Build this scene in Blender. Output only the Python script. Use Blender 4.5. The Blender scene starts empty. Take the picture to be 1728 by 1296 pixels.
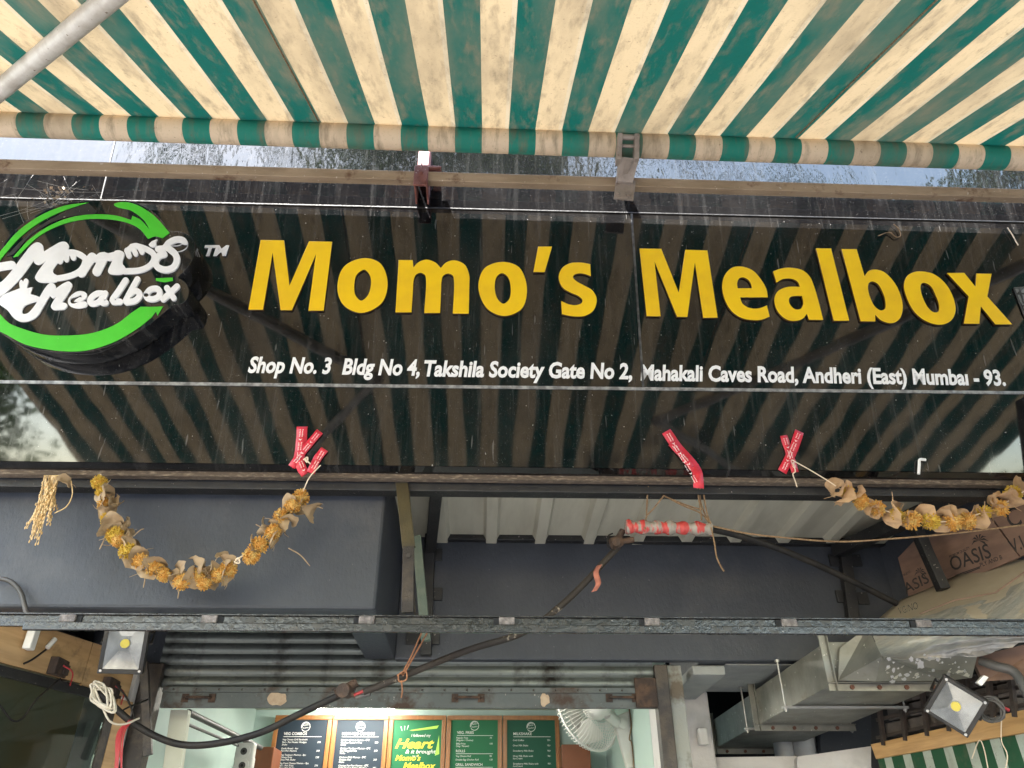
import bpy, bmesh, math, random
from mathutils import Vector, Matrix, noise
R = math.radians
random.seed(7)
scene = bpy.context.scene
col = scene.collection

# ------------------------------------------------------------------ camera
F_PX, CX, CY = 1298.0, 864.0, 648.0          # the photograph is 1728 x 1296
CAM = Vector((0.0, 0.0, 1.55))
ROT = Matrix.Rotation(R(-2.15), 3, 'Z') @ Matrix.Rotation(R(90 + 32.7), 3, 'X') @ Matrix.Rotation(R(-0.3), 3, 'Z')
cd = bpy.data.cameras.new('camera'); cam = bpy.data.objects.new('camera', cd); col.objects.link(cam)
cam.matrix_world = Matrix.Translation(CAM) @ ROT.to_4x4()
cd.sensor_width = 36; cd.lens = 36 * F_PX / 1728; cd.clip_start = 0.05; cd.clip_end = 600
scene.camera = cam

# ------------------------------------------------------------------ world, sun, exposure
SUN_EL, SUN_AZ = 50.0, 205.0                  # azimuth: degrees clockwise from +Y
w = bpy.data.worlds.new('World'); scene.world = w; w.use_nodes = True
wn = w.node_tree.nodes; bg = wn['Background']
sky = wn.new('ShaderNodeTexSky'); sky.sky_type = 'NISHITA'; sky.sun_disc = False
sky.sun_elevation = R(SUN_EL); sky.sun_rotation = R(SUN_AZ); sky.air_density = 1.4; sky.dust_density = 1.6
w.node_tree.links.new(sky.outputs[0], bg.inputs[0]); bg.inputs[1].default_value = 0.15
sd = bpy.data.lights.new('sun', 'SUN'); sd.energy = 4.5; sd.angle = R(0.5); sd.color = (1.0, 0.965, 0.91)
sun = bpy.data.objects.new('sun', sd); col.objects.link(sun)
to_sun = Vector((math.sin(R(SUN_AZ)) * math.cos(R(SUN_EL)), math.cos(R(SUN_AZ)) * math.cos(R(SUN_EL)), math.sin(R(SUN_EL))))
sun.rotation_euler = to_sun.to_track_quat('Z', 'Y').to_euler(); sun.location = to_sun * 30
vs = scene.view_settings; vs.view_transform = 'Standard'; vs.look = 'None'; vs.exposure = 3.45; vs.gamma = 1.0
vs.use_curve_mapping = False
cy = scene.cycles; cy.max_bounces = 5; cy.diffuse_bounces = 3; cy.glossy_bounces = 2; cy.transmission_bounces = 4; cy.transparent_max_bounces = 4
cy.caustics_reflective = False; cy.caustics_refractive = False; cy.sample_clamp_indirect = 6.0

# ------------------------------------------------------------------ measuring: a pixel of the photograph on a real plane
def ray(x, y): return ROT @ Vector(((x - CX) / F_PX, -(y - CY) / F_PX, -1.0))
def at(x, y, Y):
    d = ray(x, y); return CAM + d * (Y / d.y)
def atz(x, y, z):
    d = ray(x, y); return CAM + d * ((z - CAM.z) / d.z)
def atx(x, y, X):
    d = ray(x, y); return CAM + d * (X / d.x)
LEAN = R(10.5)                                # the sign leans out over the pavement
SN = Vector((0, -math.cos(LEAN), -math.sin(LEAN))); SV = Vector((0, -math.sin(LEAN), math.cos(LEAN))); SX = Vector((1, 0, 0))
SP = Vector((0, 2.7, 2.9))
def S(x, y, off=0.0):
    d = ray(x, y); return CAM + d * ((SP + SN * off - CAM).dot(SN) / d.dot(SN))
def suv(p): return (p.x, (p - SP).dot(SV))
def sp(u, v, off=0.0): return SP + SX * u + SV * v + SN * off
def sign_matrix(off): 
    m = Matrix((SX, SV, SN)).transposed().to_4x4(); m.translation = SP + SN * off; return m
def lerp(a, b, t): return a + (b - a) * t

# ------------------------------------------------------------------ materials
M = {}
def mat(name, c, rough=0.6, metal=0.0, c2=None, nscale=6.0, ramp=(0.42, 0.62), stretch=(1, 1, 1), bump=0.0, bscale=80.0,
        spec=0.5, specks=None, rust=None, emit=None, trans=0.0, detail=4.0, coat=0.0, rough2=None):
    m = bpy.data.materials.new(name); m.use_nodes = True; M[name] = m
    nt = m.node_tree; N = nt.nodes; L = nt.links; p = N['Principled BSDF']
    p.inputs['Roughness'].default_value = rough; p.inputs['Metallic'].default_value = metal
    p.inputs['Specular IOR Level'].default_value = spec; p.inputs['Coat Weight'].default_value = coat
    p.inputs['Base Color'].default_value = (*c, 1)
    tc = N.new('ShaderNodeTexCoord'); mp = N.new('ShaderNodeMapping'); mp.inputs['Scale'].default_value = stretch
    L.new(tc.outputs['Object'], mp.inputs[0])
    last = None
    def rampnode(src, a, b):
        r = N.new('ShaderNodeMapRange'); r.inputs[1].default_value = a; r.inputs[2].default_value = b; r.clamp = True
        L.new(src, r.inputs[0]); return r.outputs[0]
    def mixc(fac, a, b):
        x = N.new('ShaderNodeMix'); x.data_type = 'RGBA'
        L.new(fac, x.inputs[0])
        for k, v in ((6, a), (7, b)):
            if isinstance(v, tuple): x.inputs[k].default_value = (*v, 1)
            else: L.new(v, x.inputs[k])
        return x.outputs[2]
    def noisen(scale, det=detail, vec=None, rg=0.6):
        n = N.new('ShaderNodeTexNoise'); n.inputs['Scale'].default_value = scale; n.inputs['Detail'].default_value = det
        n.inputs['Roughness'].default_value = rg; L.new(vec or mp.outputs[0], n.inputs['Vector']); return n.outputs['Fac']
    cur = c
    if c2:
        f = rampnode(noisen(nscale), *ramp); cur = mixc(f, c, c2)
        if rough2 is not None:
            r = N.new('ShaderNodeMapRange'); r.inputs[3].default_value = rough; r.inputs[4].default_value = rough2
            L.new(f, r.inputs[0]); L.new(r.outputs[0], p.inputs['Roughness'])
    if rust:
        rc, rs, ra, rb = rust
        cur = mixc(rampnode(noisen(rs, 5, tc.outputs['Object'], 0.7), ra, rb), cur, rc)
    if specks:
        sc_, ss, thr = specks
        cur = mixc(rampnode(noisen(ss, 3, tc.outputs['Object'], 0.5), thr, thr + 0.02), cur, sc_)
    if not isinstance(cur, tuple): L.new(cur, p.inputs['Base Color'])
    if bump:
        b = N.new('ShaderNodeBump'); b.inputs['Strength'].default_value = bump; b.inputs['Distance'].default_value = 0.01
        L.new(noisen(bscale, 5), b.inputs['Height']); L.new(b.outputs[0], p.inputs['Normal'])
    if emit:
        p.inputs['Emission Color'].default_value = (*emit[0], 1); p.inputs['Emission Strength'].default_value = emit[1]
    if trans:
        t = N.new('ShaderNodeBsdfTranslucent'); t.inputs[0].default_value = (*c, 1)
        if not isinstance(cur, tuple): L.new(cur, t.inputs[0])
        x = N.new('ShaderNodeMixShader'); x.inputs[0].default_value = trans
        L.new(p.outputs[0], x.inputs[1]); L.new(t.outputs[0], x.inputs[2]); L.new(x.outputs[0], N['Material Output'].inputs[0])
    return m

mat('yellow_acrylic', (0.92, 0.59, 0.008), 0.28, c2=(0.84, 0.52, 0.012), nscale=5, specks=((0.45, 0.30, 0.05), 150, 0.73), bump=0.02, bscale=20)
mat('letter_side', (0.10, 0.045, 0.01), 0.4)
mat('white_acrylic', (0.82, 0.82, 0.84), 0.28, c2=(0.74, 0.74, 0.76), nscale=7)
mat('green_acrylic', (0.07, 0.55, 0.035), 0.25, c2=(0.06, 0.48, 0.03), nscale=5, specks=((0.25, 0.4, 0.2), 160, 0.71))
mat('white_vinyl', (0.84, 0.84, 0.84), 0.5)
mat('bead_light', (0.16, 0.16, 0.16), 0.45, 0.2, c2=(0.36, 0.36, 0.35), nscale=30, bump=0.3)
mat('bead', (0.03, 0.03, 0.03), 0.6, 0.0, c2=(0.08, 0.08, 0.078), nscale=30, ramp=(0.45, 0.6), bump=0.3, bscale=90)
mat('dusty_edge', (0.10, 0.075, 0.055), 0.75, c2=(0.28, 0.22, 0.16), nscale=35, ramp=(0.5, 0.7), stretch=(1, 4, 4), bump=0.4, bscale=140)
mat('black_paint', (0.008, 0.008, 0.009), 0.5, c2=(0.018, 0.017, 0.016), nscale=14, bump=0.25, bscale=120, specks=((0.25, 0.22, 0.2), 90, 0.70))
mat('rail_paint', (0.009, 0.009, 0.009), 0.20, c2=(0.022, 0.020, 0.019), nscale=26, ramp=(0.5, 0.66), bump=0.16, bscale=55, spec=0.5, coat=0.0, rough2=0.40, specks=((0.30, 0.28, 0.27), 130, 0.72))
mat('rail_tab', (0.12, 0.105, 0.10), 0.7, c2=(0.25, 0.22, 0.21), nscale=60, bump=0.8, bscale=160)
mat('wall_paint', (0.031, 0.036, 0.047), 0.6, c2=(0.044, 0.050, 0.062), nscale=3.5, ramp=(0.34, 0.72), stretch=(1.2, 1, 0.7), bump=0.28, bscale=50, specks=((0.10, 0.105, 0.115), 60, 0.725), rust=((0.068, 0.070, 0.076), 2.6, 0.54, 0.80))
mat('white_plaster', (0.60, 0.58, 0.57), 0.8, c2=(0.46, 0.45, 0.44), nscale=5, ramp=(0.5, 0.72), bump=0.35, bscale=40, rust=((0.20, 0.18, 0.16), 9, 0.66, 0.74))
mat('grey_plaster', (0.30, 0.31, 0.30), 0.8, c2=(0.22, 0.23, 0.23), nscale=3, bump=0.3, bscale=50)
mat('mint_wall', (0.45, 0.57, 0.52), 0.6, c2=(0.40, 0.52, 0.48), nscale=2)
mat('cream_ceiling', (0.66, 0.66, 0.55), 0.7, c2=(0.58, 0.59, 0.48), nscale=3)
mat('upper_wall', (0.28, 0.27, 0.25), 0.85, c2=(0.2, 0.19, 0.18), nscale=2, bump=0.3)
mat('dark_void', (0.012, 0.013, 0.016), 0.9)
mat('tile_floor', (0.35, 0.34, 0.32), 0.4, c2=(0.3, 0.29, 0.27))
mat('cream_sheet', (0.52, 0.50, 0.41), 0.5, 0.0, c2=(0.44, 0.42, 0.34), nscale=3, stretch=(3, 0.6, 1), bump=0.05)
mat('shutter_steel', (0.105, 0.120, 0.114), 0.36, 0.4, c2=(0.155, 0.172, 0.164), nscale=4, stretch=(0.5, 3, 6), bump=0.08, bscale=50, rust=((0.02, 0.017, 0.014), 5, 0.50, 0.68))
mat('shutter_bar', (0.085, 0.095, 0.092), 0.55, 0.3, c2=(0.11, 0.12, 0.115), nscale=5, rust=((0.045, 0.024, 0.014), 4, 0.50, 0.62), bump=0.2, bscale=60, specks=((0.3, 0.28, 0.25), 70, 0.72))
mat('rust_dark', (0.035, 0.022, 0.016), 0.8, c2=(0.09, 0.05, 0.03), nscale=20, bump=0.6)
mat('paper_scrap', (0.50, 0.38, 0.26), 0.8, c2=(0.42, 0.30, 0.2), nscale=30)
mat('plywood', (0.46, 0.29, 0.14), 0.6, c2=(0.33, 0.20, 0.09), nscale=4, stretch=(1, 0.7, 9), ramp=(0.38, 0.68), bump=0.1, rust=((0.12, 0.08, 0.045), 4, 0.6, 0.75))
mat('print_ply', (0.22, 0.135, 0.098), 0.7, c2=(0.17, 0.105, 0.078), nscale=7, stretch=(1, 1, 3), bump=0.08)
mat('plank', (0.50, 0.29, 0.11), 0.5, c2=(0.38, 0.21, 0.075), nscale=3, stretch=(1.2, 1.2, 16), bump=0.06)
mat('hood_sheet', (0.33, 0.28, 0.21), 0.65, c2=(0.27, 0.225, 0.165), nscale=4, bump=0.12, bscale=12)
mat('galvanised', (0.27, 0.262, 0.225), 0.5, 0.4, c2=(0.19, 0.185, 0.16), nscale=7, bump=0.12, bscale=14, specks=((0.6, 0.58, 0.5), 55, 0.695), rust=((0.16, 0.12, 0.085), 6, 0.62, 0.78))
mat('splattered', (0.27, 0.26, 0.225), 0.5, 0.3, c2=(0.20, 0.195, 0.17), nscale=6, bump=0.1, specks=((0.66, 0.63, 0.55), 24, 0.625))
mat('bolt_rust', (0.12, 0.05, 0.03), 0.8)
mat('zinc', (0.42, 0.41, 0.39), 0.4, 0.7)
mat('film', (0.26, 0.255, 0.235), 0.14, 0.0, c2=(0.36, 0.33, 0.27), nscale=5, stretch=(1, 3, 1), bump=0.9, bscale=9, coat=0.6)
mat('bar_paint', (0.33, 0.245, 0.165), 0.55, c2=(0.25, 0.18, 0.115), nscale=7, stretch=(0.6, 2, 2), bump=0.15, bscale=60, rust=((0.11, 0.05, 0.025), 5.5, 0.585, 0.68), specks=((0.5, 0.43, 0.36), 75, 0.69))
mat('red_oxide', (0.13, 0.040, 0.030), 0.6, c2=(0.20, 0.075, 0.06), nscale=22, bump=0.3, specks=((0.4, 0.32, 0.3), 110, 0.68))
mat('pink_oxide', (0.24, 0.09, 0.085), 0.6, c2=(0.30, 0.13, 0.12), nscale=18)
mat('grey_cast', (0.30, 0.25, 0.215), 0.55, 0.15, c2=(0.21, 0.17, 0.145), nscale=14, bump=0.35, bscale=90, rust=((0.12, 0.07, 0.04), 16, 0.6, 0.7))
mat('arm_paint', (0.52, 0.49, 0.45), 0.42, c2=(0.38, 0.34, 0.30), nscale=8, bump=0.15, bscale=90, specks=((0.16, 0.11, 0.07), 60, 0.69))
mat('dark_steel', (0.035, 0.03, 0.028), 0.5, 0.4, c2=(0.065, 0.052, 0.042), nscale=20, bump=0.3)
mat('olive_steel', (0.070, 0.055, 0.026), 0.45, 0.2, c2=(0.03, 0.024, 0.016), nscale=6, ramp=(0.4, 0.7), stretch=(1, 1, 0.8), bump=0.3)
mat('green_steel', (0.045, 0.065, 0.050), 0.5, c2=(0.075, 0.09, 0.068), nscale=12, bump=0.2)
mat('pipe_worn', (0.030, 0.024, 0.020), 0.6, c2=(0.34, 0.29, 0.23), nscale=16, ramp=(0.60, 0.66), stretch=(1, 1, 1), bump=0.4, bscale=90, spec=0.25)
mat('black_cable', (0.009, 0.008, 0.008), 0.6, c2=(0.02, 0.017, 0.014), nscale=10, bump=0.1, spec=0.25)
mat('grey_cable', (0.05, 0.048, 0.046), 0.5, c2=(0.08, 0.07, 0.065), nscale=12)
mat('white_cable', (0.46, 0.41, 0.33), 0.6, c2=(0.34, 0.30, 0.23), nscale=20)
mat('red_wire', (0.32, 0.022, 0.025), 0.5)
mat('white_plastic', (0.72, 0.70, 0.67), 0.4, c2=(0.62, 0.60, 0.57), nscale=6)
mat('fan_plastic', (0.70, 0.69, 0.65), 0.38, c2=(0.62, 0.61, 0.56), nscale=5)
mat('jute', (0.26, 0.17, 0.095), 0.9, c2=(0.17, 0.105, 0.055), nscale=90, bump=0.6, bscale=200)
mat('thread', (0.72, 0.60, 0.46), 0.8)
mat('rust_tie', (0.30, 0.13, 0.06), 0.8, c2=(0.2, 0.09, 0.045), nscale=40)
mat('pink_rag', (0.40, 0.14, 0.09), 0.8, c2=(0.28, 0.10, 0.07), nscale=30)
mat('red_tape', (0.62, 0.020, 0.045), 0.28, c2=(0.52, 0.016, 0.035), nscale=25, bump=0.5, bscale=45)
mat('wrap_tape', (0.52, 0.06, 0.055), 0.25, c2=(0.30, 0.27, 0.235), nscale=20, ramp=(0.50, 0.56), stretch=(1.6, 0.5, 0.5), bump=1.0, bscale=70)
mat('dry_leaf', (0.56, 0.37, 0.21), 0.6, c2=(0.46, 0.29, 0.16), nscale=26, trans=0.25)
mat('dry_leaf_brown', (0.38, 0.27, 0.155), 0.6, c2=(0.28, 0.195, 0.11), nscale=26, trans=0.2)
mat('marigold_orange', (0.58, 0.27, 0.045), 0.7, c2=(0.64, 0.44, 0.14), nscale=70, ramp=(0.40, 0.62), trans=0.2)
mat('marigold_yellow', (0.60, 0.42, 0.06), 0.7, c2=(0.50, 0.28, 0.03), nscale=70, trans=0.2)
mat('straw', (0.58, 0.38, 0.16), 0.6, c2=(0.68, 0.50, 0.26), nscale=60)
mat('lamp_body', (0.010, 0.009, 0.009), 0.6, c2=(0.022, 0.018, 0.015), nscale=14, bump=0.2)
mat('reflector', (0.30, 0.30, 0.28), 0.22, 0.75, c2=(0.18, 0.18, 0.17), nscale=9)
mat('led_chip', (0.50, 0.40, 0.06), 0.4)
mat('board_wood', (0.30, 0.125, 0.035), 0.42, c2=(0.24, 0.095, 0.027), nscale=6, stretch=(6, 6, 1))
mat('brown_laminate', (0.20, 0.065, 0.026), 0.4, c2=(0.17, 0.055, 0.022), nscale=6)
mat('board_navy', (0.020, 0.030, 0.042), 0.55, spec=0.2)
mat('board_green', (0.020, 0.135, 0.058), 0.55, spec=0.2)
mat('board_dark_green', (0.016, 0.085, 0.050), 0.55, spec=0.2)
mat('print_white', (0.72, 0.72, 0.68), 0.7, spec=0.1)
mat('print_yellow', (0.75, 0.66, 0.05), 0.5)
mat('print_lime', (0.35, 0.65, 0.08), 0.5)
mat('print_black', (0.025, 0.022, 0.02), 0.7)
mat('print_faded', (0.03, 0.027, 0.025), 0.7, c2=(0.10, 0.065, 0.05), nscale=30, ramp=(0.5, 0.75))
mat('tape_print', (0.85, 0.74, 0.74), 0.5)
mat('lamp_glow', (1, 1, 1), 0.5, emit=((1.0, 0.97, 0.88), 14.0))
mat('grille_iron', (0.03, 0.022, 0.018), 0.7, c2=(0.05, 0.035, 0.028), nscale=20, bump=0.3)
mat('block', (0.11, 0.095, 0.085), 0.85, c2=(0.075, 0.065, 0.06), nscale=10, bump=0.4)
mat('jamb_paint', (0.26, 0.27, 0.25), 0.6, c2=(0.10, 0.075, 0.05), nscale=7, ramp=(0.5, 0.62), bump=0.3)
mat('pane_backdrop_tone', (0.40, 0.44, 0.36), 0.7, c2=(0.50, 0.40, 0.24), nscale=2.0, ramp=(0.4, 0.65))  # backdrop colour painted for the shade and reflections in the left pane
mat('pvc', (0.42, 0.43, 0.45), 0.4, c2=(0.34, 0.35, 0.37), nscale=5)
mat('concrete_ground', (0.17, 0.16, 0.15), 0.85, c2=(0.13, 0.125, 0.12), nscale=1.5, bump=0.3, bscale=20)
mat('asphalt', (0.05, 0.05, 0.05), 0.9, c2=(0.07, 0.068, 0.065), nscale=2, bump=0.4, bscale=60)
mat('bark', (0.10, 0.07, 0.05), 0.9, c2=(0.06, 0.045, 0.03), nscale=8, bump=0.8)
mat('leaf_green', (0.055, 0.10, 0.025), 0.5, c2=(0.09, 0.13, 0.035), nscale=2, trans=0.35)
mat('web', (0.5, 0.48, 0.45), 0.9)

def striped(name, axis, period, phase, duty, ca, cb, trans, rough=0.7, dirt=1.0, edge=0.0):
    m = bpy.data.materials.new(name); m.use_nodes = True; M[name] = m
    nt = m.node_tree; N = nt.nodes; L = nt.links; p = N['Principled BSDF']; p.inputs['Roughness'].default_value = rough
    p.inputs['Specular IOR Level'].default_value = 0.25
    tc = N.new('ShaderNodeTexCoord'); sx = N.new('ShaderNodeSeparateXYZ'); L.new(tc.outputs['Object'], sx.inputs[0])
    def math_(op, a, b=None, c=None):
        n = N.new('ShaderNodeMath'); n.operation = op
        for k, v in enumerate((a, b, c)):
            if v is None: continue
            if isinstance(v, (int, float)): n.inputs[k].default_value = v
            else: L.new(v, n.inputs[k])
        return n.outputs[0]
    def mix(f, a, b):
        x = N.new('ShaderNodeMix'); x.data_type = 'RGBA'
        if isinstance(f, float): x.inputs[0].default_value = f
        else: L.new(f, x.inputs[0])
        for k, v in ((6, a), (7, b)):
            if isinstance(v, tuple): x.inputs[k].default_value = (*v, 1)
            else: L.new(v, x.inputs[k])
        return x.outputs[2]
    def nz(scale, st, det=5, rg=0.65):
        mp = N.new('ShaderNodeMapping'); mp.inputs['Scale'].default_value = st; L.new(tc.outputs['Object'], mp.inputs[0])
        n = N.new('ShaderNodeTexNoise'); n.inputs['Scale'].default_value = scale; n.inputs['Detail'].default_value = det
        n.inputs['Roughness'].default_value = rg; L.new(mp.outputs[0], n.inputs['Vector']); return n.outputs['Fac']
    def rng(src, a, b, lo=0.0, hi=1.0):
        r = N.new('ShaderNodeMapRange'); r.inputs[1].default_value = a; r.inputs[2].default_value = b
        r.inputs[3].default_value = lo; r.inputs[4].default_value = hi; L.new(src, r.inputs[0]); return r.outputs[0]
    u = sx.outputs['XYZ'.index(axis)]
    fr = math_('FRACT', math_('DIVIDE', math_('SUBTRACT', u, phase), period))
    is_b = math_('GREATER_THAN', fr, duty)
    c = mix(is_b, ca, cb)
    if edge:
        in_edge = math_('MULTIPLY', math_('GREATER_THAN', fr, duty - edge), math_('LESS_THAN', fr, duty))
        c = mix(math_('MULTIPLY', in_edge, 0.45), c, (0.52, 0.47, 0.36))
    if dirt:
        c = mix(rng(nz(1.3, (2.4, 0.8, 0.8)), 0.48, 0.78, 0, 0.55 * dirt), c, (0.17, 0.135, 0.09))
        c = mix(rng(nz(16, (1.6, 0.42, 0.42)), 0.50, 0.78, 0, min(.95, 0.62 * dirt)), c, (0.15, 0.12, 0.08))
        c = mix(rng(nz(60, (1, 1, 1), 3), 0.66, 0.70, 0, 0.45), c, (0.09, 0.06, 0.035))
        c = mix(rng(nz(110, (1, 1, 1), 2), 0.30, 0.42, 0.14, 0), c, (0.05, 0.05, 0.04))
    L.new(c, p.inputs['Base Color'])
    b = N.new('ShaderNodeBump'); b.inputs['Strength'].default_value = 0.4; b.inputs['Distance'].default_value = 0.004
    L.new(nz(26, (1, 0.6, 0.6), 6), b.inputs['Height']); L.new(b.outputs[0], p.inputs['Normal'])
    if trans:
        t = N.new('ShaderNodeBsdfTranslucent'); L.new(c, t.inputs[0])
        x = N.new('ShaderNodeMixShader'); x.inputs[0].default_value = trans
        L.new(p.outputs[0], x.inputs[1]); L.new(t.outputs[0], x.inputs[2]); L.new(x.outputs[0], N['Material Output'].inputs[0])
    return m
STRIPE = 0.1155
PH = S(633, 236, 0.2).x
striped('awning_canvas', 'X', STRIPE * 2, PH, 0.5, (0.53, 0.41, 0.25), (0.004, 0.078, 0.062), 0.06, dirt=1.3, edge=0.07)
striped('awning_roll', 'X', STRIPE * 2, PH, 0.5, (0.62, 0.49, 0.35), (0.014, 0.18, 0.135), 0.0, dirt=1.45)
striped('green_tarp', 'Y', 0.125, 0.03, 0.60, (0.018, 0.075, 0.035), (0.38, 0.42, 0.36), 0.15)

def gloss_black(name, dust=0.04, film=0.0):
    m = bpy.data.materials.new(name); m.use_nodes = True; M[name] = m
    nt = m.node_tree; N = nt.nodes; L = nt.links; p = N['Principled BSDF']
    p.inputs['Specular IOR Level'].default_value = 0.62
    tc = N.new('ShaderNodeTexCoord')
    def nz(scale, st, det=5, rg=0.6):
        mp = N.new('ShaderNodeMapping'); mp.inputs['Scale'].default_value = st; mp.inputs['Rotation'].default_value = (0, R(8), 0)
        L.new(tc.outputs['Object'], mp.inputs[0])
        n = N.new('ShaderNodeTexNoise'); n.inputs['Scale'].default_value = scale; n.inputs['Detail'].default_value = det
        n.inputs['Roughness'].default_value = rg; L.new(mp.outputs[0], n.inputs['Vector']); return n.outputs['Fac']
    def rng(src, a, b, lo=0.0, hi=1.0):
        r = N.new('ShaderNodeMapRange'); r.inputs[1].default_value = a; r.inputs[2].default_value = b
        r.inputs[3].default_value = lo; r.inputs[4].default_value = hi; L.new(src, r.inputs[0]); return r.outputs[0]
    def add(*s):
        o = s[0]
        for q in s[1:]:
            n = N.new('ShaderNodeMath'); n.operation = 'ADD'; L.new(o, n.inputs[0]); L.new(q, n.inputs[1]); o = n.outputs[0]
        return o
    specks = rng(nz(95, (1, 1, 1), 2, 0.4), 0.755, 0.79, 0, 0.40)
    fine = rng(nz(260, (1, 1, 1), 2, 0.4), 0.68, 0.76, 0, 0.10)
    streak = rng(nz(44, (1, 0.045, 0.045), 4), 0.52, 0.80, 0, dust * 1.9)
    broad = rng(nz(3.0, (1, 0.6, 0.6), 6), 0.46, 0.75, 0, dust)
    scr = rng(nz(60, (1, 0.12, 0.12), 2, 0.3), 0.74, 0.77, 0, 0.10)
    d = add(specks, fine, streak, broad, scr) if not film else add(fine, streak, broad)
    mx = N.new('ShaderNodeMix'); mx.data_type = 'RGBA'; mx.inputs[6].default_value = (0.0035, 0.0035, 0.004, 1); mx.inputs[7].default_value = (0.62, 0.60, 0.57, 1)
    L.new(d, mx.inputs[0]); L.new(mx.outputs[2], p.inputs['Base Color'])
    L.new(rng(add(streak, broad), 0.0, 0.10, 0.035, 0.14 + film), p.inputs['Roughness'])
    b = N.new('ShaderNodeBump'); b.inputs['Strength'].default_value = 0.11 + film * 1.0; b.inputs['Distance'].default_value = 0.02
    L.new(nz(2.2 if not film else 5, (1, 0.5, 0.5), 2 if not film else 4), b.inputs['Height']); L.new(b.outputs[0], p.inputs['Normal'])
    return m
gloss_black('sign_gloss', 0.022)
gloss_black('sign_film', 0.012, 0.16)
gloss_black('sign_lip', 0.03)
gloss_black('emblem_black', 0.05)

m = bpy.data.materials.new('glass'); m.use_nodes = True; M['glass'] = m
p = m.node_tree.nodes['Principled BSDF']; p.inputs['Base Color'].default_value = (0.50, 0.58, 0.50, 1)
p.inputs['Roughness'].default_value = 0.03; p.inputs['Transmission Weight'].default_value = 1.0; p.inputs['IOR'].default_value = 1.5

# ------------------------------------------------------------------ helpers
def tag(o, label=None, cat=None, group=None, kind=None):
    for k, v in (('label', label), ('category', cat), ('group', group), ('kind', kind)):
        if v: o[k] = v
    return o
def thing(name, label, cat, loc=(0, 0, 0), group=None):
    o = bpy.data.objects.new(name, None); o.empty_display_size = 0.05; col.objects.link(o); o.location = loc
    return tag(o, label, cat, group)
def attach(o, parent):
    if parent is not None:
        o.parent = parent; o.matrix_parent_inverse = world_of(parent).inverted()
    return o
def world_of(o):
    m = o.matrix_basis.copy()
    if o.parent is not None: m = world_of(o.parent) @ o.matrix_parent_inverse @ m
    return m
def link(name, me, parent=None, mat_=None, mw=None):
    o = bpy.data.objects.new(name, me); col.objects.link(o)
    if mat_ and not me.materials: me.materials.append(M[mat_])
    if mw is not None: o.matrix_basis = mw
    return attach(o, parent)

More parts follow.
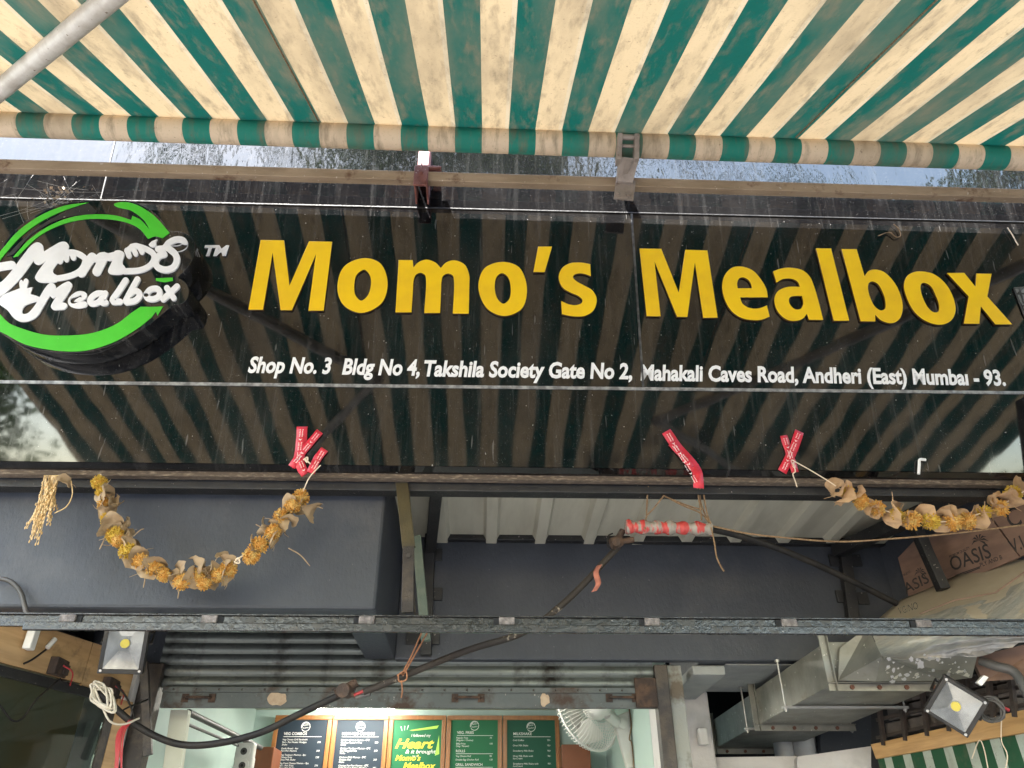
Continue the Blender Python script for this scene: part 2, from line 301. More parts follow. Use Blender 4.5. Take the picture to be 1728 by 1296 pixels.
class MB:
    def __init__(s): s.v = []; s.f = []; s.smooth = []
    def add(s, vs, fs, smooth=False):
        k = len(s.v); s.v += [tuple(v) for v in vs]; s.f += [tuple(k + i for i in f) for f in fs]; s.smooth += [smooth] * len(fs); return s
    def hexa(s, p):        # 8 corners: bottom ring 0-3, top ring 4-7
        return s.add(p, [(3, 2, 1, 0), (4, 5, 6, 7), (0, 1, 5, 4), (1, 2, 6, 5), (2, 3, 7, 6), (3, 0, 4, 7)])
    def box(s, x0, x1, y0, y1, z0, z1):
        return s.hexa([(x0, y0, z0), (x1, y0, z0), (x1, y1, z0), (x0, y1, z0), (x0, y0, z1), (x1, y0, z1), (x1, y1, z1), (x0, y1, z1)])
    def beam(s, a, b, w, h, up=(0, 0, 1)):   # rectangular bar from a to b; w across, h along up
        a = Vector(a); b = Vector(b); d = (b - a).normalized(); up = Vector(up)
        sx = d.cross(up).normalized() * (w / 2); uy = sx.cross(d).normalized() * (h / 2)
        return s.hexa([a - sx - uy, a + sx - uy, a + sx + uy, a - sx + uy, b - sx - uy, b + sx - uy, b + sx + uy, b - sx + uy])
    def slab(s, q, t):     # quad (4 points, in order) thickened by vector t
        q = [Vector(x) for x in q]; t = Vector(t)
        return s.hexa(q + [x + t for x in q])
    def tube(s, pts, r, n=10, caps=True, closed=False):
        pts = [Vector(p) for p in pts]; k0 = len(s.v); m_ = len(pts)
        rs = r if isinstance(r, (list, tuple)) else [r] * m_
        prev = None; rings = []
        for i, p in enumerate(pts):
            if closed: d = pts[(i + 1) % m_] - pts[i - 1]
            else: d = pts[min(i + 1, m_ - 1)] - pts[max(i - 1, 0)]
            d = d.normalized() if d.length > 1e-9 else Vector((0, 0, 1))
            if prev is None:
                a = d.orthogonal().normalized()
            else:
                a = prev - d * prev.dot(d); a = a.normalized() if a.length > 1e-6 else d.orthogonal().normalized()
            prev = a; b = d.cross(a)
            rings.append([p + (a * math.cos(2 * math.pi * j / n) + b * math.sin(2 * math.pi * j / n)) * rs[i] for j in range(n)])
        vs = [v for ring in rings for v in ring]; fs = []
        for i in range(m_ if closed else m_ - 1):
            for j in range(n):
                a0 = i * n + j; a1 = i * n + (j + 1) % n; i2 = (i + 1) % m_
                fs.append((a0, a1, i2 * n + (j + 1) % n, i2 * n + j))
        s.add(vs, fs, True)
        if caps and not closed:
            s.add(rings[0], [tuple(reversed(range(n)))]); s.add(rings[-1], [tuple(range(n))])
        return s
    def disc(s, c, axis, r, h, n=20, smooth=True):
        c = Vector(c); axis = Vector(axis).normalized(); return s.tube([c - axis * h / 2, c + axis * h / 2], r, n)
    def ball(s, c, r, n=8, m_=6, sc=(1, 1, 1)):
        c = Vector(c); vs = [c + Vector((0, 0, r * sc[2]))]; fs = []
        for i in range(1, m_):
            for j in range(n):
                t = math.pi * i / m_; q = 2 * math.pi * j / n
                vs.append(c + Vector((r * sc[0] * math.sin(t) * math.cos(q), r * sc[1] * math.sin(t) * math.sin(q), r * sc[2] * math.cos(t))))
        vs.append(c - Vector((0, 0, r * sc[2]))); e = len(vs) - 1
        for j in range(n): fs.append((0, 1 + j, 1 + (j + 1) % n)); fs.append((e, e - n + (j + 1) % n, e - n + j))
        for i in range(m_ - 2):
            for j in range(n):
                a = 1 + i * n + j; b = 1 + i * n + (j + 1) % n; fs.append((a, a + n, b + n, b))
        return s.add(vs, fs, True)
    def mesh(s, name, mat_=None):
        me = bpy.data.meshes.new(name); me.from_pydata(s.v, [], s.f); me.update()
        me.polygons.foreach_set('use_smooth', s.smooth)
        bm = bmesh.new(); bm.from_mesh(me); bmesh.ops.recalc_face_normals(bm, faces=bm.faces); bm.to_mesh(me); bm.free()
        if mat_: me.materials.append(M[mat_])
        return me
    def build(s, name, mat_, parent=None, bev=0.0, mw=None):
        o = link(name, s.mesh(name, mat_), parent, mw=mw)
        if bev:
            b = o.modifiers.new('bevel', 'BEVEL'); b.width = bev; b.segments = 2; b.limit_method = 'ANGLE'; b.angle_limit = R(40)
        return o

def smooth_path(pts, per=6, closed=False):
    pts = [Vector(p) for p in pts]; n = len(pts); out = []
    for i in range(n if closed else n - 1):
        p0 = pts[i - 1] if (closed or i > 0) else pts[0] * 2 - pts[1]
        p1 = pts[i]; p2 = pts[(i + 1) % n]
        p3 = pts[(i + 2) % n] if (closed or i + 2 < n) else pts[-1] * 2 - pts[-2]
        for k in range(per):
            t = k / per; t2 = t * t; t3 = t2 * t
            out.append(0.5 * ((2 * p1) + (p2 - p0) * t + (2 * p0 - 5 * p1 + 4 * p2 - p3) * t2 + (-p0 + 3 * p1 - 3 * p2 + p3) * t3))
    if not closed: out.append(pts[-1])
    return out
def outline(pts, per=7):
    """closed outline from (x, y) corners and (x, y, 1) smooth points -> list of (x, y): centripetal Catmull-Rom between corners"""
    n = len(pts); P = [Vector((p[0], p[1])) for p in pts]; sm = [len(p) > 2 for p in pts]; out = []
    for i in range(n):
        j = (i + 1) % n; p1, p2 = P[i], P[j]; out.append(tuple(p1))
        if not sm[i] and not sm[j]: continue
        p0 = P[i - 1] if sm[i] else p1 * 2 - p2
        p3 = P[(j + 1) % n] if sm[j] else p2 * 2 - p1
        def kn(a, b): return max((b - a).length, 1e-6) ** 0.5
        t0 = 0; t1 = t0 + kn(p0, p1); t2 = t1 + kn(p1, p2); t3 = t2 + kn(p2, p3)
        for k in range(1, per):
            t = t1 + (t2 - t1) * k / per
            a1 = p0 * ((t1 - t) / (t1 - t0)) + p1 * ((t - t0) / (t1 - t0)); a2 = p1 * ((t2 - t) / (t2 - t1)) + p2 * ((t - t1) / (t2 - t1))
            a3 = p2 * ((t3 - t) / (t3 - t2)) + p3 * ((t - t2) / (t3 - t2))
            b1 = a1 * ((t2 - t) / (t2 - t0)) + a2 * ((t - t0) / (t2 - t0)); b2 = a2 * ((t3 - t) / (t3 - t1)) + a3 * ((t - t1) / (t3 - t1))
            out.append(tuple(b1 * ((t2 - t) / (t2 - t1)) + b2 * ((t - t1) / (t2 - t1))))
    return out
def stroke(pts, wd, per=5, cap=7):
    """round-ended brush stroke of width wd along points -> outline"""
    P = [Vector((p[0], p[1], 0)) for p in pts]
    P = [Vector((q.x, q.y)) for q in (smooth_path(P, per) if len(P) > 2 else P)]
    left = []; right = []; h = wd / 2
    for i, p in enumerate(P):
        d = (P[min(i + 1, len(P) - 1)] - P[max(i - 1, 0)]).normalized(); nn = Vector((-d.y, d.x)) * h
        left.append(p + nn); right.append(p - nn)
    def fan(c, a):
        a0 = math.atan2(a.y - c.y, a.x - c.x); return [c + Vector((math.cos(a0 - math.pi * k / cap), math.sin(a0 - math.pi * k / cap))) * h for k in range(1, cap)]
    return [tuple(q) for q in left + fan(P[-1], left[-1]) + right[::-1] + fan(P[0], right[0])]
def plate(loops, name, thick, bevel=0.0):
    """solid flat plate from 2D loops (holes by even-odd), front face at z = 0, back at z = -thick"""
    cu = bpy.data.curves.new(name, 'CURVE'); cu.dimensions = '2D'; cu.fill_mode = 'BOTH'; cu.extrude = thick / 2 - bevel; cu.bevel_depth = bevel; cu.bevel_resolution = 1
    if bevel: cu.offset = -bevel
    for lp in loops:
        s = cu.splines.new('POLY'); s.points.add(len(lp) - 1); s.use_cyclic_u = True
        for q, (x, y) in zip(s.points, lp): q.co = (x, y, -thick / 2, 1)
    o = bpy.data.objects.new(name, cu); me = bpy.data.meshes.new_from_object(o); bpy.data.objects.remove(o)
    zs = [v.co.z for v in me.vertices]; sh = -max(zs)
    for v in me.vertices: v.co.z += sh
    me.name = name; return me
TEXTS = {}
def text_mesh(s, bold=0.0, shear=0.0, spacing=1.0):
    k = (s, bold, shear, spacing)
    if k not in TEXTS:
        cu = bpy.data.curves.new('text', 'FONT'); cu.body = s; cu.offset = bold; cu.shear = shear; cu.space_character = spacing; cu.resolution_u = 3
        o = bpy.data.objects.new('text', cu); me = bpy.data.meshes.new_from_object(o); bpy.data.objects.remove(o)
        vs = [v.co.copy() for v in me.vertices]; fs = [tuple(f.vertices) for f in me.polygons]
        x0 = min(v.x for v in vs); x1 = max(v.x for v in vs); bpy.data.meshes.remove(me); TEXTS[k] = (vs, fs, x0, x1)
    return TEXTS[k]
def put_text(mb, s, o, dx, dy, lift=0.0, width=None, cap=None, **kw):
    """lay flat lettering on a plane: o = left end of baseline, dx = unit vector along it, dy = up; cap = capital height"""
    vs, fs, x0, x1 = text_mesh(s, **kw)
    o = Vector(o); dx = Vector(dx).normalized(); dy = Vector(dy).normalized(); nn = dx.cross(dy)
    sy = (cap or 0.03) / 0.70; sx = width / (x1 - x0) if width else sy
    mb.add([o + dx * ((v.x - x0) * sx) + dy * (v.y * sy) + nn * lift for v in vs], fs)

# ================================================================== SETTING: ground and street (behind the camera, seen in reflections)
g = MB().add([(-150, -150, 0), (150, -150, 0), (150, 150, 0), (-150, 150, 0)], [(0, 1, 2, 3)]).build('ground', 'concrete_ground'); tag(g, kind='structure')
rd = MB().add([(-150, -13, 0.004), (150, -13, 0.004), (150, -4.2, 0.004), (-150, -4.2, 0.004)], [(0, 1, 2, 3)]).build('road', 'asphalt'); tag(rd, kind='structure')
kb = MB().box(-150, 150, -4.2, -4.0, 0, 0.13).build('kerb', 'concrete_ground'); tag(kb, kind='structure')

def tree(loc, h, rad, label, seed, n=5200, lo=.5):
    rnd = random.Random(seed); t = thing('street_tree', label, 'tree', loc, 'trees across the street')
    L = Vector(loc); tr = MB(); top = L + Vector((rnd.uniform(-.4, .4), rnd.uniform(-.4, .4), h * 0.55))
    tr.tube(smooth_path([L, L.lerp(top, .5) + Vector((.15, .1, 0)), top], 5), [0.24 - 0.012 * i for i in range(11)], 10)
    clumps = []
    for i in range(11 if lo > .4 else 18):
        a = rnd.uniform(0, 6.28); q = L + Vector((math.cos(a) * rad * rnd.uniform(.3, .85), math.sin(a) * rad * rnd.uniform(.3, .85), h * rnd.uniform(lo, .97)))
        tr.tube([top.lerp(L, rnd.uniform(0, .3)), top.lerp(q, .5) + Vector((0, 0, -.2)), q], [0.10, 0.06, 0.02], 6); clumps.append((q, rad * rnd.uniform(.28, .5)))
    tr.build('trunk', 'bark', t)
    cr = MB(); vs = []; fs = []
    for i in range(n):
        q, rr = rnd.choice(clumps); d = Vector((rnd.gauss(0, 1), rnd.gauss(0, 1), rnd.gauss(0, .8))).normalized() * rr * rnd.random() ** 0.45
        c = q + d; a = Vector((rnd.gauss(0, 1), rnd.gauss(0, 1), rnd.gauss(0, 1))).normalized(); b = a.orthogonal().normalized(); s_ = rnd.uniform(.07, .15)
        k = len(vs); vs += [c - a * s_, c + b * s_ * .45, c + a * s_, c - b * s_ * .45]; fs.append((k, k + 1, k + 2, k + 3))
    cr.add(vs, fs); cr.build('crown', 'leaf_green', t)
tree((-10.7, -8.5, 0), 9.5, 2.7, 'leafy street tree mirrored at the left end of the sign', 1, 7000, .27)
tree((-17, -5, 0), 8.5, 2.8, 'broad leafy street tree farthest left across the street', 2)
tree((11.3, -8.5, 0), 10.5, 2.7, 'leafy street tree mirrored at the right end of the sign', 3, 7000, .27)
tree((17, -6, 0), 9, 3.2, 'leafy street tree farthest right across the street', 4)
tree((-5.6, -11, 0), 14, 2.9, 'tall thin crowned street tree left of the tallest one', 6, 1500, .6)
tree((6.0, -11, 0), 14, 3.0, 'tall thin crowned street tree right of the tallest one', 8, 1500, .62)
tree((-.3, -9, 0), 13, 4.0, 'tallest street tree straight across the road from the shop', 5, 15000, .26)

# ================================================================== SHOP BUILDING
bld = thing('shop_building', 'dark blue grey painted concrete shop front with mint green interior', 'building', (0, 3.7, 0))
XB0, XB1 = -0.549, -0.408
MB().box(-3.2, XB1, 2.9, 3.12, 2.40, 3.4).build('front_beam', 'wall_paint', bld, 0.012)
MB().box(XB0, XB1 - 0.003, 3.12, 3.70, 2.402, 3.38).build('cross_beam', 'wall_paint', bld, 0.01)
MB().box(XB1 - 0.003, 3.4, 3.68, 3.73, 2.398, 3.38).build('lintel', 'wall_paint', bld, 0.008)
MB().box(1.02, 3.4, 3.732, 4.36, 2.400, 3.38).build('slab_edge', 'wall_paint', bld, 0.01)
MB().box(-3.2, XB0, 3.80, 3.95, 2.62, 3.38).build('inner_lintel', 'wall_paint', bld)
MB().box(1.145, 3.4, 3.74, 4.36, 2.392, 2.3985).build('soffit', 'grey_plaster', bld)
MB().box(0.99, 1.145, 3.76, 4.36, 2.352, 2.396).build('column_bracket', 'grey_plaster', bld, 0.006)
MB().box(0.935, 1.215, 4.37, 4.62, 0, 2.40).build('column', 'white_plaster', bld, 0.012)
MB().box(-3.6, 3.8, 3.0, 3.15, 3.4, 9.0).build('upper_wall', 'upper_wall', bld)
MB().box(-3.6, 3.8, 3.15, 7.0, 3.40, 3.55).build('floor_slab', 'upper_wall', bld)
MB().box(-1.86, 1.05, 6.36, 6.5, 0, 2.9).build('back_wall', 'mint_wall', bld)
MB().box(-1.86, -1.73, 3.84, 6.36, 0, 2.9).build('interior_wall', 'mint_wall', bld)
MB().box(0.935, 1.05, 4.62, 6.36, 0, 2.9).build('interior_wall', 'mint_wall', bld)
MB().box(-1.86, -1.50, 3.80, 3.84, 0, 2.62).build('side_pier', 'wall_paint', bld)
MB().box(-1.9, 1.1, 3.97, 6.5, 2.64, 2.7).build('ceiling', 'cream_ceiling', bld)
MB().box(-1.9, 1.1, 3.7, 6.5, 0.005, 0.06).build('floor', 'tile_floor', bld)
MB().box(1.216, 3.6, 5.3, 5.4, 0, 3.4).build('rear_wall', 'dark_void', bld)  # near-black colour stands in for the shade of the void behind
MB().box(-3.4, -3.2, 2.9, 6.0, 0, 3.4).build('side_wall', 'upper_wall', bld)
MB().box(-3.2, -1.86, 5.2, 5.3, 0, 3.4).build('rear_wall', 'grey_plaster', bld)
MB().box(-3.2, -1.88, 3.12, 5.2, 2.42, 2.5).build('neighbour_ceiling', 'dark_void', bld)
MB().box(3.4, 3.6, 2.2, 6.0, 0, 3.4).build('side_wall', 'upper_wall', bld)
# pale blue wall patch and pipes below the duct
MB().slab([at(1385, 1205, 4.75), at(1500, 1190, 4.55), at(1500, 1320, 4.55), at(1385, 1320, 4.75)], (0, 0.1, 0)).build('wall_patch', 'wall_paint', bld)
MB().slab([at(1345, 1277, 4.3), at(1478, 1258, 4.15), at(1490, 1330, 4.15), at(1345, 1330, 4.3)], (0.02, 0.1, 0)).build('wall_patch', 'white_plaster', bld)
MB().slab([at(1195, 1278, 4.5), at(1345, 1276, 4.4), at(1345, 1330, 4.4), at(1195, 1330, 4.5)], (0, 0.1, 0)).build('wall_patch', 'white_plaster', bld)

# ------------------------------------------------------------------ corrugated sheet
cs = MB(); prof = []; x = -0.42
while x < 2.9:
    prof += [(x, 0), (x + 0.165, 0), (x + 0.180, -0.03), (x + 0.230, -0.03), (x + 0.245, 0)]; x += 0.245
vs = [(px, 2.78, 3.012 + pz) for px, pz in prof] + [(px, 3.685, 2.992 + pz) for px, pz in prof]; n = len(prof)
cs.add(vs, [(i, i + 1, n + i + 1, n + i) for i in range(n - 1)])
o = cs.build('corrugated_roof', 'cream_sheet'); so = o.modifiers.new('s', 'SOLIDIFY'); so.thickness = 0.002
tag(o, 'cream corrugated metal sheet under the sign, above the blue lintel', 'roof sheet')

# ------------------------------------------------------------------ roller shutter
sh = thing('roller_shutter', 'grey green ribbed steel roller shutter rolled up over the shop door', 'shutter', (-0.35, 3.76, 2.2))
pr = []
for i in range(9):
    t = i / 8; pr.append((-0.010 * math.sin(math.pi * t) ** .7, 0.047 * t))
pr = [(0.002, -0.0015), (0.0005, 0.002)] + pr[1:-1] + [(0.0005, 0.047), (0.003, 0.0535)]
sl = MB(); k = len(pr)
vs = [(-1.50, y, z) for y, z in pr] + [(0.80, y, z) for y, z in pr]
sl.add(vs, [(i, i + 1, k + i + 1, k + i) for i in range(k - 1)], True); slm = sl.mesh('slat', 'shutter_steel')
for i in range(10): link('slat', slm, sh, mw=Matrix.Translation((0, 3.762, 2.290 + i * 0.050)))
ba, bb = at(285, 1160, 3.745), at(1098, 1160, 3.745)
zb0, zb1 = 2.199, 2.289
bar = MB().box(-1.45, 0.80, 3.738, 3.756, zb0, zb1).build('bottom_bar', 'shutter_bar', sh, 0.003)
MB().box(-1.45, 0.80, 3.728, 3.737, zb1 - 0.026, zb1 - 0.002).build('bar_flange', 'shutter_bar', sh, 0.002)
rv = MB().ball((0, 0, 0), 0.005, 8, 6, (1, .6, 1)).mesh('rivet', 'dark_steel')
for i in range(22): link('rivet', rv, bar, mw=Matrix.Translation((-1.40 + i * 0.102, 3.7265, zb1 - 0.014)))
for px in (335, 790, 1050):
    c = at(px, 1178, 3.735); hb = MB()
    hb.tube(smooth_path([c + Vector((-.055, 0, 0)), c + Vector((-.04, -.022, 0)), c + Vector((.04, -.022, 0)), c + Vector((.055, 0, 0))], 5), 0.006, 8)
    hb.box(c.x - .075, c.x - .045, 3.7325, 3.7375, c.z - .018, c.z + .018).box(c.x + .045, c.x + .075, 3.7325, 3.7375, c.z - .018, c.z + .018)
    hb.build('handle', 'rust_dark', bar)
for px, py, w_, h_, sd_ in ((468, 1179, 0.050, 0.032, 3), (919, 1181, 0.024, 0.032, 5)):
    c = at(px, py, 3.735); rnd = random.Random(sd_); lp = []
    for i in range(16):
        a = i / 16 * 6.283; q = rnd.uniform(.72, 1.05); lp.append((c.x + math.cos(a) * w_ * q, 3.7355 - 0.002 * rnd.random(), c.z + math.sin(a) * h_ * q))
    MB().add(lp, [tuple(range(16))]).build('paper_remnant', 'paper_scrap', sh)
for xa, xb in ((-1.56, -1.47), (0.80, 0.862)):
    MB().box(xa, xb, 3.725, 3.80, 0.06, 2.39).build('guide_channel', 'dark_steel', sh, 0.004)
MB().box(0.70, 0.80, 3.719, 3.737, 2.20, 2.33).build('lock_plate', 'rust_dark', sh, 0.004)
MB().box(0.864, 0.935, 3.76, 3.95, 0.06, 2.395).build('door_jamb', 'jamb_paint', sh, .003)

# ================================================================== SIGN
sg = thing('shop_sign', 'large glossy black shop sign with yellow raised letters and white address line', 'sign', (0.2, 2.7, 2.88))
XS0, XS1 = -2.9, 3.1
ut, vt = suv(S(864, 352)); um, vm = suv(S(864, 655)); vtop = 1.80; T = 0.004
seam_u = suv(S(1075, 500))[0]; top_u = suv(S(178, 305))[0]
def panel(u0, u1, v0, v1, m_, nm='panel'):
    q = [sp(u0, v0), sp(u1, v0), sp(u1, v1), sp(u0, v1)]
    return MB().slab(q, -SN * T).build(nm, m_, sg)
# joint lines follow the photograph: they are not quite level
vt_l, vt_r = suv(S(0, 334))[1], suv(S(1728, 375))[1]; vm_l, vm_r = suv(S(0, 645))[1], suv(S(1728, 663))[1]
def vj(a, b, u): return a + (b - a) * (u + 2.15) / 4.55
def panel2(u0, u1, lo, hi, m_):
    q = [sp(u0, lo(u0)), sp(u1, lo(u1)), sp(u1, hi(u1)), sp(u0, hi(u0))]
    return MB().slab(q, -SN * T).build('panel', m_, sg)
ft = lambda u: vj(vt_l, vt_r, u); fm = lambda u: vj(vm_l, vm_r, u); g_ = 0.003
panel2(XS0, seam_u - g_, lambda u: fm(u) + g_, lambda u: ft(u) - g_, 'sign_gloss')
panel2(seam_u + g_, XS1, lambda u: fm(u) + g_, lambda u: ft(u) - g_, 'sign_gloss')
panel2(XS0, XS1, lambda u: 0.0, lambda u: fm(u) - g_, 'sign_gloss')
panel2(XS0, top_u - g_, lambda u: ft(u) + g_, lambda u: vtop, 'sign_film')
panel2(top_u + g_, XS1, lambda u: ft(u) + g_, lambda u: vtop, 'sign_film')
for f, w_, bm_ in ((ft, 0.005, 'black_paint'), (fm, 0.013, 'bead_light')):
    MB().beam(sp(XS0, f(XS0), 0.001), sp(XS1, f(XS1), 0.001), 0.006, w_, SV).build('joint_bead', bm_, sg)
sb0, sb1 = suv(S(1060, 362)), suv(S(1091, 655))
MB().beam(sp(seam_u, fm(seam_u) + .01, 0.001), sp(seam_u, ft(seam_u) - .006, 0.001), 0.009, 0.005, SN).build('joint_bead', 'bead', sg)
MB().beam(sp(top_u, ft(top_u) + .006, 0.001), sp(top_u, vtop, 0.001), 0.005, 0.004, SN).build('joint_bead', 'bead', sg)
MB().slab([sp(XS0, -.001, -T), sp(XS1, -.001, -T), sp(XS1, -.02, -.045), sp(XS0, -.02, -.045)], (0, .002, .003)).build('return_lip', 'sign_lip', sg)
e0 = sp(0, -.024, -.052)
MB().box(XS0, XS1, e0.y - .004, e0.y + .03, e0.z - .016, e0.z + .006).build('edge_trim', 'dusty_edge', sg, 0.002)
MB().box(XS0, XS1, 2.80, 2.86, 2.84, 2.915).build('rear_tube', 'black_paint', sg, 0.004)
MB().slab([sp(XS0, 0, -.06), sp(XS1, 0, -.06), sp(XS1, 1.8, -.06), sp(XS0, 1.8, -.06)], -SN * .01).build('backing_board', 'dark_void', sg)

def px_loop(pts, org, sc, off, smooth=True):
    lp = outline(pts) if smooth else pts
    return [suv(S(org[0] + x * sc, org[1] + y * sc, off)) for x, y in lp]
K = 260 / 1728
GLY = [
 ((410, 390), [[(198,98),(460,102),(522,610),(740,112),(1000,118),(905,890),(733,890),(818,258),(548,886),(422,884),(332,240),(225,880),(60,880)]]),
 ((410, 390), [[(1355,302,1),(1540,360,1),(1622,570,1),(1560,800,1),(1330,916,1),(1130,830,1),(1058,640,1),(1130,400,1)], [(1358,432,1),(1415,480,1),(1437,570,1),(1400,720,1),(1325,778,1),(1262,720,1),(1248,610,1),(1275,490,1)]]),
 ((655, 400), [[(118,256),(275,258),(283,340),(340,282,1),(430,252,1),(530,285,1),(590,345),(650,285,1),(745,260,1),(860,310,1),(910,430,1),(911,520,1),(904,858),(725,856),(739,500,1),(725,432,1),(672,408,1),(615,435,1),(597,510,1),(594,580,1),(583,850),(405,850),(425,490,1),(412,425,1),(360,400,1),(308,425,1),(284,500,1),(280,570,1),(262,843),(82,843)]]),
 ((655, 400), [[(1285,278,1),(1470,340,1),(1556,570,1),(1500,800,1),(1300,884,1),(1110,800,1),(1012,560,1),(1080,350,1)], [(1278,404,1),(1345,450,1),(1376,580,1),(1355,700,1),(1292,746,1),(1225,690,1),(1195,560,1),(1220,440,1)]]),
 ((800, 400), [[(718,106),(874,106),(792,392),(666,390)]]),
 ((800, 400), [[(1303,304),(1310,438),(1250,415,1),(1180,406,1),(1120,425,1),(1112,455,1),(1150,495,1),(1240,545,1),(1330,600,1),(1376,700,1),(1340,820,1),(1250,880,1),(1150,890,1),(1060,880,1),(986,862),(977,716),(1060,752,1),(1140,762,1),(1205,740,1),(1215,705,1),(1170,660,1),(1080,620,1),(990,560,1),(950,450,1),(985,350,1),(1070,295,1),(1160,284,1),(1240,290,1)]]),
 ((1070, 405), [[(62,94),(305,98),(502,590),(575,108),(823,116),(938,870),(776,870),(683,252),(598,862),(482,860),(230,240),(298,855),(142,852)]]),
 ((1070, 405), [[(1502,642),(1190,642),(1215,710,1),(1280,755,1),(1350,768,1),(1420,760,1),(1490,732),(1522,858),(1440,890,1),(1350,898,1),(1200,870,1),(1080,780,1),(1010,640,1),(990,510,1),(1020,390,1),(1100,310,1),(1200,296,1),(1330,340,1),(1430,450,1),(1485,550,1)], [(1162,540),(1158,480,1),(1180,430,1),(1225,418,1),(1280,445,1),(1310,490,1),(1322,540)]]),
 ((1290, 405), [[(98,350),(190,318,1),(300,310,1),(430,340,1),(510,410,1),(555,510,1),(600,660,1),(660,895),(498,893),(478,828),(430,880,1),(350,906,1),(250,890,1),(150,800,1),(112,670,1),(150,575,1),(240,530,1),(320,522,1),(398,524),(375,470,1),(330,440,1),(270,430,1),(200,440,1),(135,476)], [(422,626),(350,626,1),(290,640,1),(275,680,1),(300,740,1),(350,776,1),(410,768,1),(436,710,1)]]),
 ((1290, 405), [[(580,92),(748,94),(952,905),(778,903)]]),
 ((1290, 405), [[(865,100),(1035,102),(1125,408),(1165,350,1),(1230,330,1),(1330,352,1),(1430,440,1),(1510,570,1),(1552,740,1),(1530,860,1),(1480,915,1),(1410,932,1),(1310,900,1),(1243,838),(1245,912),(1080,910)], [(1210,464,1),(1270,490,1),(1325,580,1),(1358,690,1),(1352,770,1),(1305,788,1),(1240,745,1),(1185,640,1),(1162,530,1),(1175,480,1)]]),
 ((1468, 410), [[(580,318,1),(720,350,1),(860,470,1),(945,640,1),(960,770,1),(910,870,1),(800,915,1),(640,880,1),(500,770,1),(410,600,1),(383,470,1),(420,370,1),(490,328,1)], [(610,446,1),(680,480,1),(740,590,1),(778,710,1),(765,770,1),(715,775,1),(650,720,1),(590,600,1),(568,500,1),(580,455,1)]]),
 ((1468, 410), [[(865,336),(1058,334),(1185,490),(1195,342),(1366,344),(1318,600),(1596,912),(1408,912),(1245,710),(1228,905),(1055,903),(1108,598)]]),
]
LOFF = 0.012
for org, loops in GLY:
    me = plate([px_loop(lp, org, K, LOFF) for lp in loops], 'letter', 0.011, 0.001)
    me.materials.append(M['yellow_acrylic']); me.materials.append(M['letter_side'])
    for f in me.polygons: f.material_index = 0 if f.normal.z > 0.3 else 1
    link('letter', me, sg, mw=sign_matrix(LOFF))

# address line and TM, flat white vinyl / thin acrylic
for s_, xa, ya, xb, yb in (('Shop No. 3', 418, 628, 558, 630), ('Bldg No 4,', 577, 631, 708, 633), ('Takshila Society Gate No 2,', 715, 634, 1067, 639),
                           ('Mahakali Caves Road, Andheri (East) Mumba\u0131 - 93.', 1081, 641, 1698, 650)):
    a = S(xa, ya, .002); b = S(xb, yb, .002); vs_, fs_, x0_, x1_ = text_mesh(s_, 0.034, 0.14); sc_ = (b - a).length / (x1_ - x0_); words = s_.split(' ')
    sp_w = 0.0
    for k, wd_ in enumerate(words):      # each word of the address is its own vinyl piece
        pre = ' '.join(words[:k] + ['']) ; v0 = text_mesh(pre + '|', 0.034, 0.14)[3] - text_mesh('|', 0.034, 0.14)[3] if pre.strip() else 0.0
        wv = text_mesh(wd_, 0.034, 0.14); mbw = MB(); d_ = (b - a).normalized()
        put_text(mbw, wd_, a + d_ * (v0 + wv[2] - x0_) * sc_, d_, SV, 0, (wv[3] - wv[2]) * sc_, 0.068, bold=0.034, shear=0.14)
        mbw.build('address_word', 'white_vinyl', sg)
tm = MB(); a = S(343, 431, .006); b = S(384, 431, .006); put_text(tm, 'TM', a, b - a, SV, 0, (b - a).length, 0.048, bold=0.045, shear=0.12)
o = tm.build('trademark_letters', 'white_acrylic', sg); q = o.modifiers.new('s', 'SOLIDIFY'); q.thickness = 0.005; q.offset = 0

# ---- round emblem, standing 12 cm off the panel
EO = 0.115; K4 = 420 / 1701; K7 = 180 / 1458
body = px_loop([(-80,520,1),(0,405,1),(110,270,1),(250,172,1),(420,98,1),(600,76,1),(780,73,1),(900,80,1),(1050,155,1),(1170,288),(1230,288,1),(1310,330,1),(1332,420,1),(1290,520,1),(1215,600),(1270,640,1),(1290,700,1),(1260,770,1),(1180,790),(1090,868,1),(1000,935,1),(850,1025,1),(650,1098,1),(500,1114,1),(300,1099,1),(130,1050,1),(0,975,1),(-80,900,1),(-150,700,1)], (0, 320), K4, EO)
me = plate([body], 'emblem_body', EO - 0.002, 0.001); me.materials.append(M['emblem_black'])
emb = link('emblem_body', me, sg, mw=sign_matrix(EO)); emb['label'] = 'round black raised emblem with green swooshes and white script'
GR = [[(-20,455,1),(40,375,1),(110,295,1),(250,190,1),(430,112,1),(605,86),(440,140,1),(270,222,1),(130,330,1),(40,430,1),(-20,500,1)],
      [(90,460),(200,340,1),(350,240,1),(500,185,1),(650,168,1),(800,178,1),(895,207),(905,178),(960,205,1),(1022,272),(980,205,1),(890,140,1),(800,118,1),(778,100,1),(830,84,1),(920,98,1),(1050,175,1),(1160,295),(1110,330),(1060,318,1),(1010,335),(950,265,1),(860,222,1),(700,198,1),(550,205,1),(400,245,1),(260,320,1),(120,455)],
      [(1065,605),(1180,600),(1180,622),(1125,632),(1065,622)],
      [(-60,780,1),(0,850,1),(60,910,1),(140,945,1),(300,990,1),(500,995,1),(650,975,1),(800,915,1),(900,840,1),(960,800),(1040,800,1),(1115,797),(1075,860),(1065,832),(1035,872),(950,940,1),(800,1030,1),(650,1085,1),(520,1105,1),(350,1095,1),(180,1060,1),(60,1000,1),(-60,920,1)]]
